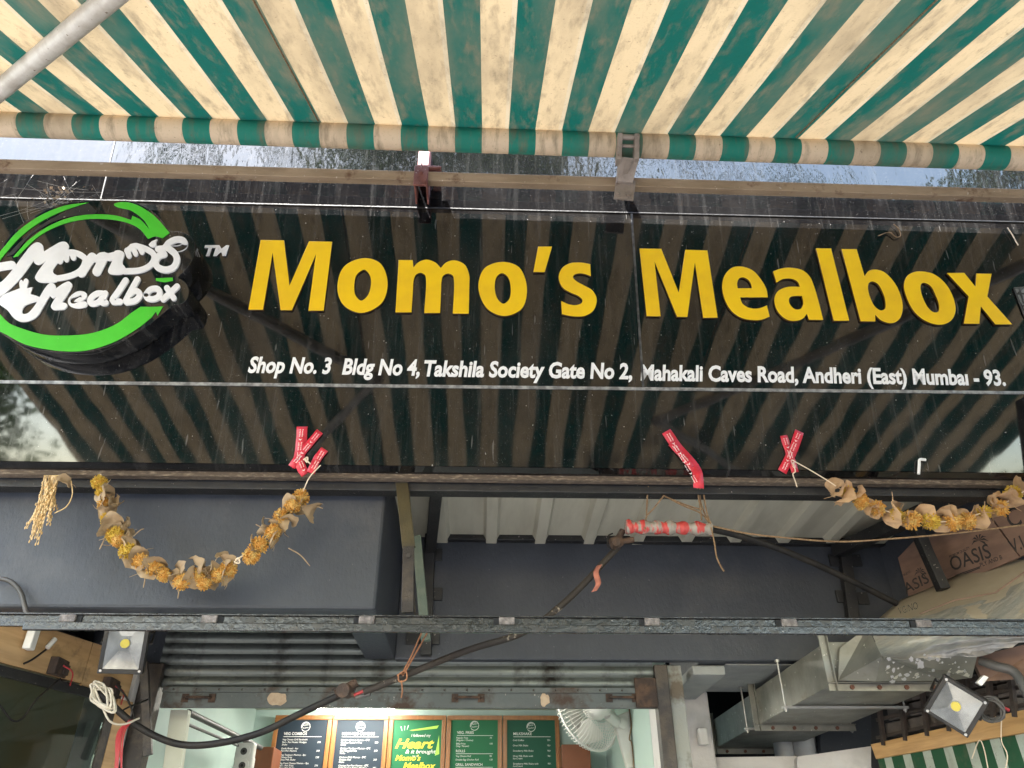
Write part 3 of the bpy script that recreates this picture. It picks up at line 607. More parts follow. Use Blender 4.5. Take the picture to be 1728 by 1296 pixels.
for lp in GR:
    me = plate([px_loop(lp, (0, 320), K4, EO + .004)], 'green_swoosh', 0.0035, 0.0006); me.materials.append(M['green_acrylic'])
    link('green_swoosh', me, emb, mw=sign_matrix(EO + .004))
me = plate([px_loop([(605,92),(665,150),(640,166,1),(500,178,1),(350,225,1),(200,320,1),(90,440,1),(45,455),(150,345,1),(300,230,1),(450,150,1)], (0, 320), K4, EO + .0025)], 'dark_swoosh', 0.002); me.materials.append(M['black_paint'])
link('dark_swoosh', me, emb, mw=sign_matrix(EO + .0025))
WH7 = [('P', [[(-80,735,1),(20,690,1),(160,540,1),(300,350,1),(440,185,1),(510,152,1),(575,185,1),(600,280),(730,200,1),(830,148,1),(900,150,1),(940,200,1),(925,262,1),(790,432,1),(722,540,1),(735,578,1),(775,600),(775,690,1),(640,705,1),(520,690,1),(478,640,1),(500,580,1),(630,400),(570,445,1),(520,460,1),(470,435,1),(460,400),(300,620,1),(150,780,1),(0,890,1),(-80,905,1)]]),
       ('S', [(-80,505),(40,480),(160,462)], 112), ('S', [(900,300),(990,290),(1100,325),(1165,395),(1115,520),(1000,595),(850,635),(740,645)], 80),
       ('S', [(850,330),(818,412)], 76), ('S', [(910,320),(908,388)], 72), ('S', [(985,310),(1003,362)], 76),
       ('S', [(1112,568),(1195,440),(1258,355)], 126), ('S', [(1258,355),(1320,376),(1410,345)], 104), ('S', [(1322,552),(1385,430),(1420,345)], 122),
       ('P', [[(-20,935,1),(60,860),(270,780),(264,695,1),(290,665,1),(318,690),(330,660,1),(355,645,1),(385,670,1),(365,780),(445,765),(415,860),(470,875,1),(540,900),(640,745,1),(700,705,1),(750,730,1),(765,782),(870,712,1),(940,688,1),(985,730,1),(968,790,1),(850,975),(900,985,1),(920,1020,1),(880,1065,1),(800,1075,1),(720,1070,1),(695,1030,1),(720,970,1),(770,890),(720,918,1),(680,882),(600,1020,1),(500,1170,1),(380,1230,1),(280,1235,1),(190,1190,1),(100,1080,1),(-20,985,1)],
              [(300,1090,1),(340,1020,1),(420,985,1),(500,965,1),(440,1060,1),(370,1125,1),(312,1128,1)]]),
       ('S', [(1000,950),(1110,915),(1148,875),(1075,862),(985,925),(975,985),(1060,1012),(1150,1000)], 84),
       ('S', [(1425,855),(1330,850),(1250,905),(1228,965),(1270,992),(1350,965),(1420,880)], 80)]
WH8 = [('S', [(70,350),(110,338),(190,352),(290,330)], 104), ('P', [[(180,540,1),(240,400,1),(270,275,1),(335,262,1),(400,300,1),(375,440,1),(400,472,1),(418,520,1),(375,580,1),(230,586,1),(190,572,1)]]),
       ('S', [(440,270),(540,205),(680,235),(790,300),(808,385),(740,478),(600,535),(400,545)], 78), ('S', [(440,260),(465,335)], 74), ('S', [(530,250),(556,308)], 70), ('S', [(620,240),(642,282)], 72), ('S', [(500,205),(560,192),(610,204)], 62),
       ('P', [[(855,108),(770,145,1),(738,190,1),(790,218,1),(838,190,1),(835,150,1)]]),
       ('S', [(862,243),(950,228),(1010,160),(1110,112),(1205,125),(1222,190),(1150,232),(1040,240)], 84),
       ('S', [(1010,235),(1095,310),(1120,400),(1070,495),(960,525),(860,490),(828,420),(870,340),(945,312)], 88),
       ('S', [(140,850),(95,965),(145,975)], 84), ('S', [(420,672),(330,810),(240,950),(340,962)], 84), ('S', [(582,655),(500,800),(420,950)], 80),
       ('S', [(460,870),(540,815),(600,835),(605,890),(540,950),(430,968)], 80),
       ('S', [(700,860),(760,795),(850,785),(885,830),(870,890),(800,925),(720,915),(692,875)], 78),
       ('S', [(985,775),(1030,850),(1075,910)], 80), ('S', [(1122,752),(1030,840),(930,928)], 78)]
kk = 0
for org, items in (((0, 390), WH7), ((160, 390), WH8)):
    for it in items:
        kk += 1; off = EO + .0045 + kk * 0.0002
        loops = [px_loop(lp, org, K7, off) for lp in it[1]] if it[0] == 'P' else [px_loop(stroke(it[1], it[2]), org, K7, off, False)]
        me = plate(loops, 'script_stroke', 0.0035 + kk * 0.0002); me.materials.append(M['white_acrylic'])
        link('script_stroke', me, emb, mw=sign_matrix(off))
# cut-off pale lattice emblem at the right end
lat = MB()
for (a, b) in (((1711,486),(1760,484)),((1711,486),(1728,530)),((1716,496),(1760,494)),((1720,486),(1728,512)),((1728,484),(1716,497)),((1726,516),(1760,516)),((1728,530),(1745,560)),((1745,560),(1775,484)),((1740,486),(1742,520))):
    lat.beam(S(*a, .006), S(*b, .006), .006, .004, SN)
lat.build('lattice_emblem', 'bead', sg)
me = plate([[suv(S(x, y, .003)) for x, y in ((1712,487),(1775,484),(1746,558))]], 'emblem_plate', .002); me.materials.append(M['grey_plaster']); link('emblem_plate', me, sg, mw=sign_matrix(.003))

# ================================================================== AWNING
aw = thing('awning', 'green and cream striped retractable canvas awning above the sign', 'awning', (0.3, 2.3, 4.0))
AX0, AX1, RR = -2.98, 3.66, 0.053; SL = R(27.1)
ra, rb = S(0, 210, .20), S(1728, 268, .20)
def axis_pt(x): return ra + (rb - ra) * ((x - ra.x) / (rb.x - ra.x))
rl = MB(); nx = 2
rl.tube([axis_pt(AX0), axis_pt(AX1)], RR, 40); rl.build('fabric_roll', 'awning_roll', aw)
tang = Vector((0, -math.sin(SL), math.cos(SL))) * (RR - .001); down = Vector((0, -math.cos(SL), -math.sin(SL))); LEN = 2.66
nx, ny = 240, 40; vs = []; fs = []
for i in range(nx + 1):
    x = AX0 + (AX1 - AX0) * i / nx; o0 = axis_pt(x) + tang
    for j in range(ny + 1):
        t = j / ny; sag = -0.035 * math.sin(math.pi * t) + 0.020 * noise.noise(Vector((x * 1.6, t * 1.5, 0))) * min(1, t * 5) + 0.010 * noise.noise(Vector((x * 6.5, t * 2.2, 3))) * min(1, t * 6) + 0.004 * math.sin(x * 27.2) * min(1, t * 3)
        vs.append(o0 + down * (LEN * t) + Vector((0, 0, sag)))
for i in range(nx):
    for j in range(ny): a = i * (ny + 1) + j; fs.append((a, a + 1, a + ny + 2, a + ny + 1))
MB().add(vs, fs, True).build('canvas', 'awning_canvas', aw)
for px in (538, 1335):      # sewn seams run down the canvas
    x = S(px, 236, .2).x; o0 = axis_pt(x) + tang; pts = []
    for j in range(25):
        t = 0.012 + j / 24 * .97; sag = -0.035 * math.sin(math.pi * t) + 0.020 * noise.noise(Vector((x * 1.6, t * 1.5, 0))) * min(1, t * 5) + 0.010 * noise.noise(Vector((x * 6.5, t * 2.2, 3))) * min(1, t * 6) + 0.004 * math.sin(x * 27.2) * min(1, t * 3)
        pts.append(o0 + down * (LEN * t) + Vector((0, 0, sag - .003)))
    MB().tube(pts, 0.0035, 6).build('seam', 'jute', aw)
fb0 = axis_pt(AX0) + tang + down * LEN; fb1 = axis_pt(AX1) + tang + down * LEN
MB().beam(fb0, fb1, .05, .06).build('front_bar', 'bar_paint', aw, .006)
# square torsion bar and brackets
tb0, tb1 = S(-60, 279, .10), S(1790, 333, .10)
MB().beam(tb0 + (tb0 - tb1) * .12, tb1 + (tb1 - tb0) * .12, .046, .046, Vector((0, -.25, 1))).build('torsion_bar', 'bar_paint', aw, .003)
def on_bar(px): return tb0.lerp(tb1, (px + 60) / 1850)
c = on_bar(693); b = MB()
b.box(c.x - .030, c.x + .030, c.y - .036, c.y - .026, c.z - .075, c.z + .045).box(c.x - .030, c.x - .022, c.y - .026, c.y + .10, c.z - .055, c.z + .04).box(c.x + .022, c.x + .030, c.y - .026, c.y + .10, c.z - .055, c.z + .04)
b.box(c.x + .03, c.x + .085, c.y - .03, c.y + .05, c.z + .040, c.z + .052).disc((c.x, c.y - .038, c.z + .0), (0, 1, 0), .010, .012, 6).tube([(c.x, c.y - .034, c.z + .06), (c.x, c.y - .034, c.z)], .004, 6)
br = b.build('wall_bracket', 'red_oxide', aw, .002)
MB().box(c.x - .02, c.x + .028, c.y - .02, c.y + .11, c.z + .05, c.z + .22).build('bracket_post', 'pink_oxide', aw, .003)
b = MB()
def cl(px, py, off): return S(px, py, off)
b.slab([cl(1036, 334, .135), cl(1069, 337, .135), cl(1073, 305, .135), cl(1040, 302, .135)], -SN * .012)
b.slab([cl(1041, 306, .150), cl(1068, 308, .150), cl(1078, 268, .235), cl(1045, 264, .235)], -SN * .05)
b.slab([cl(1049, 300, .158), cl(1058, 300, .158), cl(1066, 272, .243), cl(1056, 272, .243)], -SN * .012)
b.slab([cl(1041, 268, .245), cl(1049, 268, .245), cl(1051, 224, .285), cl(1043, 224, .285)], -SN * .05)
b.slab([cl(1071, 268, .245), cl(1079, 268, .245), cl(1079, 225, .285), cl(1071, 225, .285)], -SN * .05)
b.tube([cl(1043, 231, .265), cl(1079, 232, .265)], .013, 12).tube([cl(1043, 246, .25), cl(1079, 247, .25)], .008, 10)
b.disc(cl(1043, 326, .138), SN, .009, .014, 6).disc(cl(1061, 329, .138), SN, .009, .014, 6)
b.build('arm_clamp', 'grey_cast', aw, .003)
c = on_bar(1040); MB().box(c.x - .02, c.x + .012, c.y - .03, c.y + .06, c.z + .03, c.z + .11).build('clamp_cheek', 'grey_cast', aw, .012)
# folding arms
def arm(sho, elb, end):
    MB().tube([sho, elb], .034, 18).build('upper_arm', 'arm_paint', aw)
    MB().ball(elb, .046, 14, 10).build('elbow', 'grey_cast', aw)
    MB().tube([elb, end], .028, 16).build('forearm', 'arm_paint', aw)
pa, pb = Vector((-1.881, 1.933, 4.085)), Vector((-1.186, 1.391, 3.808)); dd = (pb - pa)
arm(pa - dd * .45, pa + dd * 1.72, Vector((-1.55, -.05, 3.02)))
arm(Vector((2.95, 2.05, 4.12)), Vector((1.15, .62, 3.42)), Vector((2.0, -.05, 3.10)))

# ================================================================== STEEL UNDER THE SIGN
fr = thing('sign_support_frame', 'dark rusty steel post and struts hanging below the sign', 'steel frame', at(690, 1035, 2.7))
t0, t1, b1 = at(677, 806, 2.80), at(690, 925, 2.74), at(688, 1036, 2.70)
MB().beam(t0, t1, .048, .012, (0, -1, 0)).build('upper_strap', 'olive_steel', fr, .002)
MB().beam(t1 + Vector((0, -.014, -.0)), b1 + Vector((0, -.014, 0)), .042, .012, (0, -1, 0)).build('lower_strap', 'dark_steel', fr, .002)
MB().beam(t0 + Vector((.027, .022, 0)), b1 + Vector((.024, .022, 0)), .006, .04, (0, -1, 0)).build('strap_flange', 'dark_steel', fr, .001)
MB().disc(at(689, 938, 2.715), (0, 1, 0), .009, .012, 6).build('bolt', 'dark_steel', fr)
MB().beam(at(703, 905, 2.95), at(719, 1082, 2.95), .036, .02, (0, -1, 0)).build('green_strut', 'green_steel', fr, .002)
MB().beam((-.20, 2.86, 2.90), (-.27, 3.66, 2.93), .05, .07).build('bearer', 'black_paint', fr, .003)
MB().beam((-.265, 3.655, 2.41), (-.275, 3.655, 3.0), .05, .045, (0, -1, 0)).build('upright', 'black_paint', fr, .003)
MB().beam((-.27, 3.66, 2.985), (2.3, 3.66, 2.972), .04, .035).build('wall_rail', 'black_paint', fr, .003)
for px, py in ((735, 934), (735, 1001), (730, 1075), (697, 1075)): q = at(px, py, 3.655); MB().box(q.x - .032, q.x + .032, 3.664, 3.676, q.z - .03, q.z + .03).build('fixing_plate', 'black_paint', fr, .002)
fr2 = thing('side_support_frame', 'black steel uprights and bearers on the lintel by the printed plywood', 'steel frame', at(1425, 1045, 3.6))
u1, u2 = at(1424, 930, 3.655), at(1440, 1052, 3.655)
MB().beam(u1, u2, .055, .045, (0, -1, 0)).build('upright', 'black_paint', fr2, .003)
MB().beam(at(1625, 834, 2.86), at(1412, 930, 3.64), .06, .06).build('bearer', 'black_paint', fr2, .003)
MB().beam(at(1540, 880, 3.22), at(1592, 995, 3.22), .045, .045, (0, -1, 0)).build('upright', 'black_paint', fr2, .003)
for px, py in ((1411, 944), (1423, 1005), (1446, 944), (1458, 1008)): q = at(px, py, 3.655); MB().box(q.x - .028, q.x + .028, 3.664, 3.676, q.z - .03, q.z + .03).build('fixing_plate', 'black_paint', fr2, .002)

# ---- slotted channel hanging below
rl_ = thing('slotted_channel', 'long glossy black slotted steel channel below the sign', 'steel channel', at(860, 1062, 2.66))
a, b = at(-120, 1034, 2.66), at(1850, 1047, 2.66); ex = (b - a).normalized()
def rz(px, dz, dy=0): 
    p_ = a + (b - a) * ((px + 120) / 1970); return p_ + Vector((0, dy, dz))
MB().beam(rz(-120, .000, .02), rz(1850, .0, .02), .045, .005, (0, 0, 1)).build('top_flange', 'rail_paint', rl_, .001)
MB().beam(rz(-120, -.016, .012), rz(1850, -.016, .012), .006, .026).build('web', 'rail_paint', rl_)
MB().beam(rz(42, -.044, -.006), rz(1850, -.044, -.006), .014, .028).build('front_lip', 'rail_paint', rl_, .003)
MB().beam(rz(-120, -.036, .003), rz(1850, -.036, .003), .010, .014).build('inner_lip', 'rail_paint', rl_, .002)
for px in (107, 338, 598, 832, 1078, 1312, 1545):
    MB().beam(rz(px - 13, -.016, .001), rz(px + 13, -.016, .001), .012, .026).build('tab', 'rail_tab', rl_, .002)
    MB().beam(rz(px + (13 if px < 500 else -22), -.016, .007), rz(px + (22 if px < 500 else -13), -.016, .007), .006, .024).build('slot_end', 'dark_void', rl_)
MB().beam(rz(1070, -.044, -.0145), rz(1180, -.044, -.0145), .003, .026).build('lap_strip', 'rail_paint', rl_, .001)

# ================================================================== RIGHT SIDE: printed plywood, hood, duct, grille, plank, tarp
WD = Vector((-0.35, 1, 0)).normalized()           # direction of the boarded side wall, going away
WO = Vector((2.20, 2.95, 0)); WNm = Vector((-WD.y, WD.x, 0))   # wall point, normal towards the room
def side_pt(px, py, off=0.0):
    d = ray(px, py); o_ = WO + WNm * off; return CAM + d * ((o_ - CAM).dot(WNm) / d.dot(WNm))
def side_board(name, quad, label, m_='print_ply'):
    q = [side_pt(*c_) for c_ in quad]
    return tag(MB().slab(q, -WNm * .012).build(name, m_, None, .001), label, 'plywood', 'printed plywood boards')
def wall_text(mb, s_, px0, px1, cap, **kw):
    a_ = side_pt(*px0, .0012); b_ = side_pt(*px1, .0012); dx = (b_ - a_)
    up_ = dx.normalized().cross(WNm); up_ = -up_ if up_.z < 0 else up_
    if dx.normalized().cross(up_).dot(WNm) < 0: pass
    put_text(mb, s_, a_, dx, up_, 0, dx.length, cap, **kw)
def palm(mb, px, py, h):
    c_ = side_pt(px, py, .0012); U = Vector((0, 0, 1)); W_ = -WD
    for ang in (-80, -45, -10, 30, 65, 95, 130):
        dr = W_ * math.sin(R(ang)) + U * math.cos(R(ang)); dr2 = dr - U * .9; n_ = Vector((dr.z, 0, 0))
        m1 = c_ + dr * h * .30; m2 = c_ + dr * h * .30 + dr2 * h * .22; sd_ = WNm.cross(dr).normalized() * h * .05
        mb.add([c_, m1 + sd_, m2, m1 - sd_], [(0, 1, 2, 3)])
o = side_board('printed_board', [(1515, 941), (1547, 908), (1600, 985), (1534, 1010)], 'small printed plywood piece with palm tree, leftmost of the boards')
t_ = MB(); wall_text(t_, 'ASIS', (1529, 1003), (1569, 982), .05, bold=.006); palm(t_, 1552, 966, .07); wall_text(t_, 'PREMI', (1524, 974), (1537, 966), .012)
t_.build('print', 'print_faded', o)
o = side_board('printed_board', [(1566, 905), (1664, 864), (1720, 940), (1600, 992)], 'printed plywood board reading OASIS behind the right marigold garland')
t_ = MB(); wall_text(t_, 'PREMIUM QUALITY', (1603, 942), (1637, 926), .012, bold=.01); wall_text(t_, 'OASIS', (1607, 964), (1674, 940), .062, bold=.006)
wall_text(t_, 'PLY AND B', (1655, 957), (1692, 943), .018, bold=.012); palm(t_, 1652, 912, .085)
for k in range(2):
    a_ = side_pt(1612, 972 + k * 3, .0012); b_ = side_pt(1654, 957 + k * 2, .0012); t_.add([a_, b_, b_ + Vector((0, 0, .004)), a_ + Vector((0, 0, .004))], [(0, 1, 2, 3)])
t_.build('print', 'print_black', o)
o = side_board('printed_board', [(1667, 863), (1780, 800), (1790, 905), (1722, 939)], 'printed plywood board cut off by the right edge of the picture')
t_ = MB(); wall_text(t_, 'C', (1706, 893), (1726, 884), .085, bold=.008); wall_text(t_, 'V.I', (1709, 934), (1730, 924), .055, bold=.006); wall_text(t_, '-PRO', (1701, 868), (1716, 858), .016, bold=.01)
wall_text(t_, 'SU', (1722, 852), (1736, 845), .02, bold=.01)
t_.build('print', 'print_black', o)
q = [WO - WD * .9 + Vector((0, 0, 2.3)), WO + WD * 1.2 + Vector((0, 0, 2.3)), WO + WD * 1.2 + Vector((0, 0, 3.3)), WO - WD * .9 + Vector((0, 0, 3.3))]
MB().slab([x_ - WNm * .06 for x_ in q], -WNm * .1).build('side_wall', 'wall_paint', bld)

# ---- exhaust duct with hood
du = thing('exhaust_duct', 'paint splashed galvanised exhaust duct with bolted flanges and hanger rods', 'duct', (1.62, 3.9, 2.2))
DX0, DX1, DZ0, DZ1 = 1.405, 1.86, 2.20, 2.362
def duct_sec(y0, y1, sx=0.0): return MB().box(DX0 + sx, DX1 - sx, y0, y1, DZ0 + sx, DZ1 - sx)
duct_sec(3.19, 4.16).build('duct_section', 'galvanised', du, .003)
duct_sec(4.17, 5.25, .004).build('duct_section', 'galvanised', du, .003)
for y_ in (3.18, 4.165, 5.02):
    f = MB(); t = .032
    f.box(DX0 - t, DX1 + t, y_ - .018, y_ + .018, DZ0 - .004, DZ0 - .0005).box(DX0 - .004, DX0 - .0005, y_ - .02, y_ + .02, DZ0 - t, DZ1 + t)
    f.box(DX0 - t, DX0 - .005, y_ - .004, y_ + .004, DZ0 - t, DZ1 + t).box(DX0 - .004, DX1 + t, y_ - .004, y_ + .004, DZ0 - t, DZ0 - .005)
    fl = f.build('flange', 'galvanised', du, .001)
    for i in range(4): MB().disc((DX0 + .06 + i * .11, y_ - .008, DZ0 - .019), (0, 1, 0), .009, .010, 6).build('bolt', 'bolt_rust', fl)
for y_ in (3.65, 4.24):
    sp_ = MB().box(DX0 - .06, DX1 + .06, y_ - .012, y_ + .012, DZ0 - .016, DZ0 - .006).build('trapeze_bar', 'zinc', du, .001)
    for x_ in (DX0 - .045, DX1 + .045):
        rd_ = MB().tube([(x_, y_, DZ0 - .03), (x_, y_, 2.398)], .0045, 8).build('hanger_rod', 'zinc', du)
        MB().disc((x_, y_, DZ0 - .02), (0, 0, 1), .009, .008, 6).disc((x_, y_, 2.39), (0, 0, 1), .012, .01, 6).build('nut', 'zinc', rd_)
# hood: solid built from measured corners, nearer to the street than the duct
E_, D_ = Vector((1.412, 3.168, 2.205)), Vector((1.85, 3.165, 2.205))
Fp, Gp, Hp, Ip = at(1417, 1094, 3.168), at(1464, 1058, 3.12), at(1488, 1108, 2.96), at(1478, 1150, 3.08)
Bp, Cp = at(1650, 1103, 2.88), at(1640, 1144, 3.0)
Up0, Up1 = at(1500, 1040, 3.30), at(1760, 1030, 2.62); Tp = at(1760, 925, 3.0)
bk = Vector((.0, .45, .15))
MB().add([E_, Ip, Hp, Gp, Fp], [(0, 1, 2), (0, 2, 3), (0, 3, 4)]).build('hood_cheek', 'galvanised', du)
MB().add([E_, D_, Cp, Bp, Hp, Ip], [(0, 1, 5), (1, 2, 4), (1, 4, 5), (2, 3, 4)]).build('hood_face', 'splattered', du)
pn_ = (Bp - Hp).cross(D_ - Hp).normalized(); pn_ = pn_ if pn_.dot(CAM - Hp) > 0 else -pn_
def face_pt(px, py):
    d = ray(px, py); o_ = Hp.lerp(Ip, .5) + pn_ * .016; return CAM + d * ((o_ - CAM).dot(pn_) / d.dot(pn_))
spl = MB(); rnd = random.Random(14)
for px, py, w_, h_ in ((1500,1112,4,3),(1508,1118,2,2),(1538,1113,4,5),(1546,1118,2,2),(1553,1121,7,9),(1548,1113,3,3),(1569,1110,4,2),(1582,1113,3,4),(1498,1125,3,3),(1508,1131,3,4),(1519,1139,3,3),(1530,1139,5,4),(1536,1134,2,2),(1575,1131,3,3),(1600,1138,3,3),(1505,1142,3,3),(1506,1150,5,3),(1525,1146,4,3),(1548,1142,2,2),(1568,1140,2,2),(1618,1126,2,2),(1628,1132,2,3),(1590,1118,2,2),(1560,1105,2,2),(1516,1128,2,2),(1612,1118,1.5,2),(1604,1110,1.5,1.5),(1630,1117,1.5,1.5)):
    c_ = face_pt(px, py); n_ = 11; lp = []
    for k in range(n_):
        a_ = k / n_ * 6.283; q = rnd.uniform(.6, 1.25); lp.append(face_pt(px + math.cos(a_) * w_ * q, py + math.sin(a_) * h_ * q))
    spl.add(lp, [tuple(range(n_))])
spl.build('paint_splashes', 'white_plaster', du)['kind'] = 'stuff'
wr = MB(); n1, n2 = 26, 14; vs = []; fs = []
P00, P10, P01, P11 = Hp, Bp, Gp, at(1775, 1062, 2.66)
for i in range(n1 + 1):
    for j in range(n2 + 1):
        s_, t = i / n1, j / n2; q = (P00.lerp(P10, s_)).lerp(P01.lerp(P11, s_), t)
        cr_ = math.sin((s_ * 1.2 + .25) / (t + .45) * 16 + 2 * noise.noise(Vector((s_ * 3, t * 3, 1)))) * .012 * min(1, 4 * t) + .012 * noise.noise(Vector((s_ * 7, t * 9, 4)))
        vs.append(q + Vector((0, -.010, -.012)) * 1 + Vector((-.3, -.7, -.6)) * cr_)
for i in range(n1):
    for j in range(n2): k = i * (n2 + 1) + j; fs.append((k, k + 1, k + n2 + 2, k + n2 + 1))
MB().add(vs, fs, True).build('plastic_wrap', 'film', du)
vs = []; fs = []
Q00, Q10, Q01, Q11 = at(1480, 1046, 3.36), at(1780, 1052, 2.70), at(1520, 1012, 3.42), at(1780, 900, 2.98)
for i in range(21):
    for j in range(9):
        s_, t = i / 20, j / 8; q = Q00.lerp(Q10, s_).lerp(Q01.lerp(Q11, s_), t); vs.append(q + Vector((0, 0, .005 * noise.noise(Vector((s_ * 4, t * 3, 8))))))
for i in range(20):
    for j in range(8): k = i * 9 + j; fs.append((k, k + 1, k + 10, k + 9))
hs = MB().add(vs, fs, True).build('hood_cover', 'hood_sheet', du); q = hs.modifiers.new('s', 'SOLIDIFY'); q.thickness = .006; q.offset = 1
# polythene lying over the lower half of the cover
vs = []; fs = []
for i in range(25):
    for j in range(9):
        s_, t = i / 24, j / 8; lo = Q00.lerp(Q10, .22 + .78 * s_); hi = (Q00.lerp(Q10, .22 + .78 * s_)).lerp(Q01.lerp(Q11, .22 + .78 * s_), .12 + .52 * s_)
        vs.append(lo.lerp(hi, t) + Vector((-.3, -.7, -.5)) * (.014 + .010 * math.sin(s_ * 20 + t * 5) + .008 * noise.noise(Vector((s_ * 6, t * 6, 2)))))
for i in range(24):
    for j in range(8): k = i * 9 + j; fs.append((k, k + 1, k + 10, k + 9))
MB().add(vs, fs, True).build('polythene_flap', 'film', du)
MB().tube([at(1552, 1036, 3.10), at(1610, 1013, 3.02), at(1680, 1000, 2.92), at(1728, 966, 2.86), at(1790, 925, 2.80)], .003, 6).build('cover_fold', 'print_ply', du)
tx = MB()
def cover_pt(s_, t): return Q00.lerp(Q10, s_).lerp(Q01.lerp(Q11, s_), t)
a_, b_ = at(1518, 1037, 3.17), at(1550, 1027, 3.10)
put_text(tx, 'VG/NO', a_, b_ - a_, Vector((-.1, -.2, 1)), 0, (b_ - a_).length, .028, shear=.1); tx.build('handwriting', 'print_black', du)
MB().slab([at(1640, 1110, 2.97), at(1800, 1070, 2.75), at(1800, 1140, 2.75), at(1660, 1150, 3.0)], (.02, .05, .01)).build('hood_backing', 'print_ply', du)
MB().slab([at(1408, 1088, 3.63), at(1443, 1088, 3.63), at(1443, 1098, 3.63), at(1412, 1098, 3.63)], (0, .02, 0)).build('mounting_tab', 'galvanised', du)

# ---- side wall below the duct: grille with blocks, plank, striped tarp
A0, A1 = Vector((1.86, 4.05, 0)), Vector((2.16, 2.75, 0)); AD = (A1 - A0).normalized(); AN = Vector((AD.y, -AD.x, 0)); AN = AN if AN.x < 0 else -AN
def low_pt(px, py, off=0.0):
    d = ray(px, py); o_ = A0 + AN * off; return CAM + d * ((o_ - CAM).dot(AN) / d.dot(AN))
gr = thing('block_grille', 'dark iron grille over grey blocks beneath the duct, above the plank', 'grille', low_pt(1540, 1245))
for r_ in range(3):
    for c_ in range(6):
        x0, x1 = 1496 + c_ * 37, 1528 + c_ * 37; y0 = 1243 - r_ * 27 - c_ * 7.5; 
        MB().slab([low_pt(x0 + r_ * 3, y0), low_pt(x1 + r_ * 3, y0 - 7), low_pt(x1 + r_ * 3 - 3, y0 - 29), low_pt(x0 + r_ * 3 - 3, y0 - 22)], -AN * .06).build('block', 'block', gr, .004)
for c_ in range(8): MB().beam(low_pt(1492 + c_ * 37, 1258 - c_ * 8, .03), low_pt(1478 + c_ * 37, 1150 - c_ * 8, .03), .018, .018, AN).build('bar', 'grille_iron', gr)
for r_ in range(3): MB().beam(low_pt(1480, 1245 - r_ * 30, .015), low_pt(1740, 1187 - r_ * 32, .015), .014, .014, AN).build('bar', 'grille_iron', gr)
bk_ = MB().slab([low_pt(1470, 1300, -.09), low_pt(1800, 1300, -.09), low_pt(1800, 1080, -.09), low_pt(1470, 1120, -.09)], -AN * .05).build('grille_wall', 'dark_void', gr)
o = MB().slab([low_pt(1478, 1281, .03), low_pt(1760, 1231, .03), low_pt(1752, 1192, .03), low_pt(1469, 1256, .03)], -AN * .022).build('wooden_plank', 'plank', None, .002)
tag(o, 'long pale wooden plank above the green striped tarp', 'plank')
o = MB(); vs = []; fs = []
ta, tb_ = low_pt(1482, 1280, .012), low_pt(1775, 1225, .012)
for i in range(31):
    for j in range(7):
        b0 = ta.lerp(tb_, i / 30); vs.append(b0 + AN * (.004 + .006 * math.sin(i * 1.7) * j / 6) + Vector((0, 0, -.9 * j / 6)))
for i in range(30):
    for j in range(6): k = i * 7 + j; fs.append((k, k + 1, k + 8, k + 7))
o = MB().add(vs, fs, True).build('striped_tarp', 'green_tarp'); tag(o, 'dark green tarp with pale stripes hanging below the plank', 'tarp')
for (px, rr_, lab) in ((1318, .055, 'grey plastic drain pipe beside the white pillar'), (1352, .075, 'wider grey plastic drain pipe against the blue wall patch')):
    p_ = at(px, 1240, 4.85); o = MB().tube([(p_.x, p_.y, 0), (p_.x, p_.y, 2.5)], rr_, 20).build('drain_pipe', 'pvc'); tag(o, lab, 'pipe', 'drain pipes')
MB_ = MB(); c = at(1188, 1242, 4.30); MB_.box(c.x - .022, c.x + .022, 4.30, 4.36, c.z - .04, c.z + .04)
o = MB_.build('wall_switch', 'white_plastic', None, .006); tag(o, 'small white switch box on the side of the white pillar', 'switch')

def floodlight(name, c, nx_, up_, w_, h_, label, rot=0.0, cat='floodlight'):
    n_ = Vector(nx_).normalized(); u_ = Vector(up_); u_ = (u_ - n_ * u_.dot(n_)).normalized(); u_ = Matrix.Rotation(rot, 3, n_) @ u_; r_ = u_.cross(n_)
    mw = Matrix((r_, u_, n_)).transposed().to_4x4(); mw.translation = c
    t = thing(name, label, cat, c); t.matrix_basis = mw
    def put(mb, nm, m_, bev=0): return mb.build(nm, m_, t, bev, mw=mw)
    a_, b_ = w_ / 2, h_ / 2
    put(MB().box(-a_, a_, -b_, b_, -.045, -.006), 'housing', 'lamp_body', .004)
    i_, k_ = a_ * .80, b_ * .84
    fr_ = MB()
    fr_.box(-a_, a_, k_, b_, -.006, .006).box(-a_, a_, -b_, -k_, -.006, .006).box(-a_, -i_, -k_, k_, -.006, .006).box(i_, a_, -k_, k_, -.006, .006)
    put(fr_, 'front_frame', 'lamp_body', .002)
    s_ = .30; rf = MB()
    o4 = [(-i_, -k_, .004), (i_, -k_, .004), (i_, k_, .004), (-i_, k_, .004)]; i4 = [(x_ * s_, y_ * s_, -.004) for x_, y_, _ in o4]
    rf.add(o4 + i4, [(0, 1, 5, 4), (1, 2, 6, 5), (2, 3, 7, 6), (3, 0, 4, 7), (4, 5, 6, 7)]); put(rf, 'reflector', 'reflector')
    put(MB().disc((0, 0, -.001), (0, 0, 1), min(i_, k_) * .26, .008, 18), 'led_chip', 'led_chip')
    yo = MB().tube([(-a_ - .008, 0, -.03), (-a_ - .008, b_ * .4, -.09), (a_ + .008, b_ * .4, -.09), (a_ + .008, 0, -.03)], .006, 8); put(yo, 'yoke', 'lamp_body')
    sc = MB()
    for x_ in (-a_ * .86, a_ * .86):
        for y_ in (-b_ * .9, b_ * .9): sc.disc((x_, y_, .006), (0, 0, 1), .005, .006, 8)
    put(sc, 'screw', 'zinc')
    return t, mw
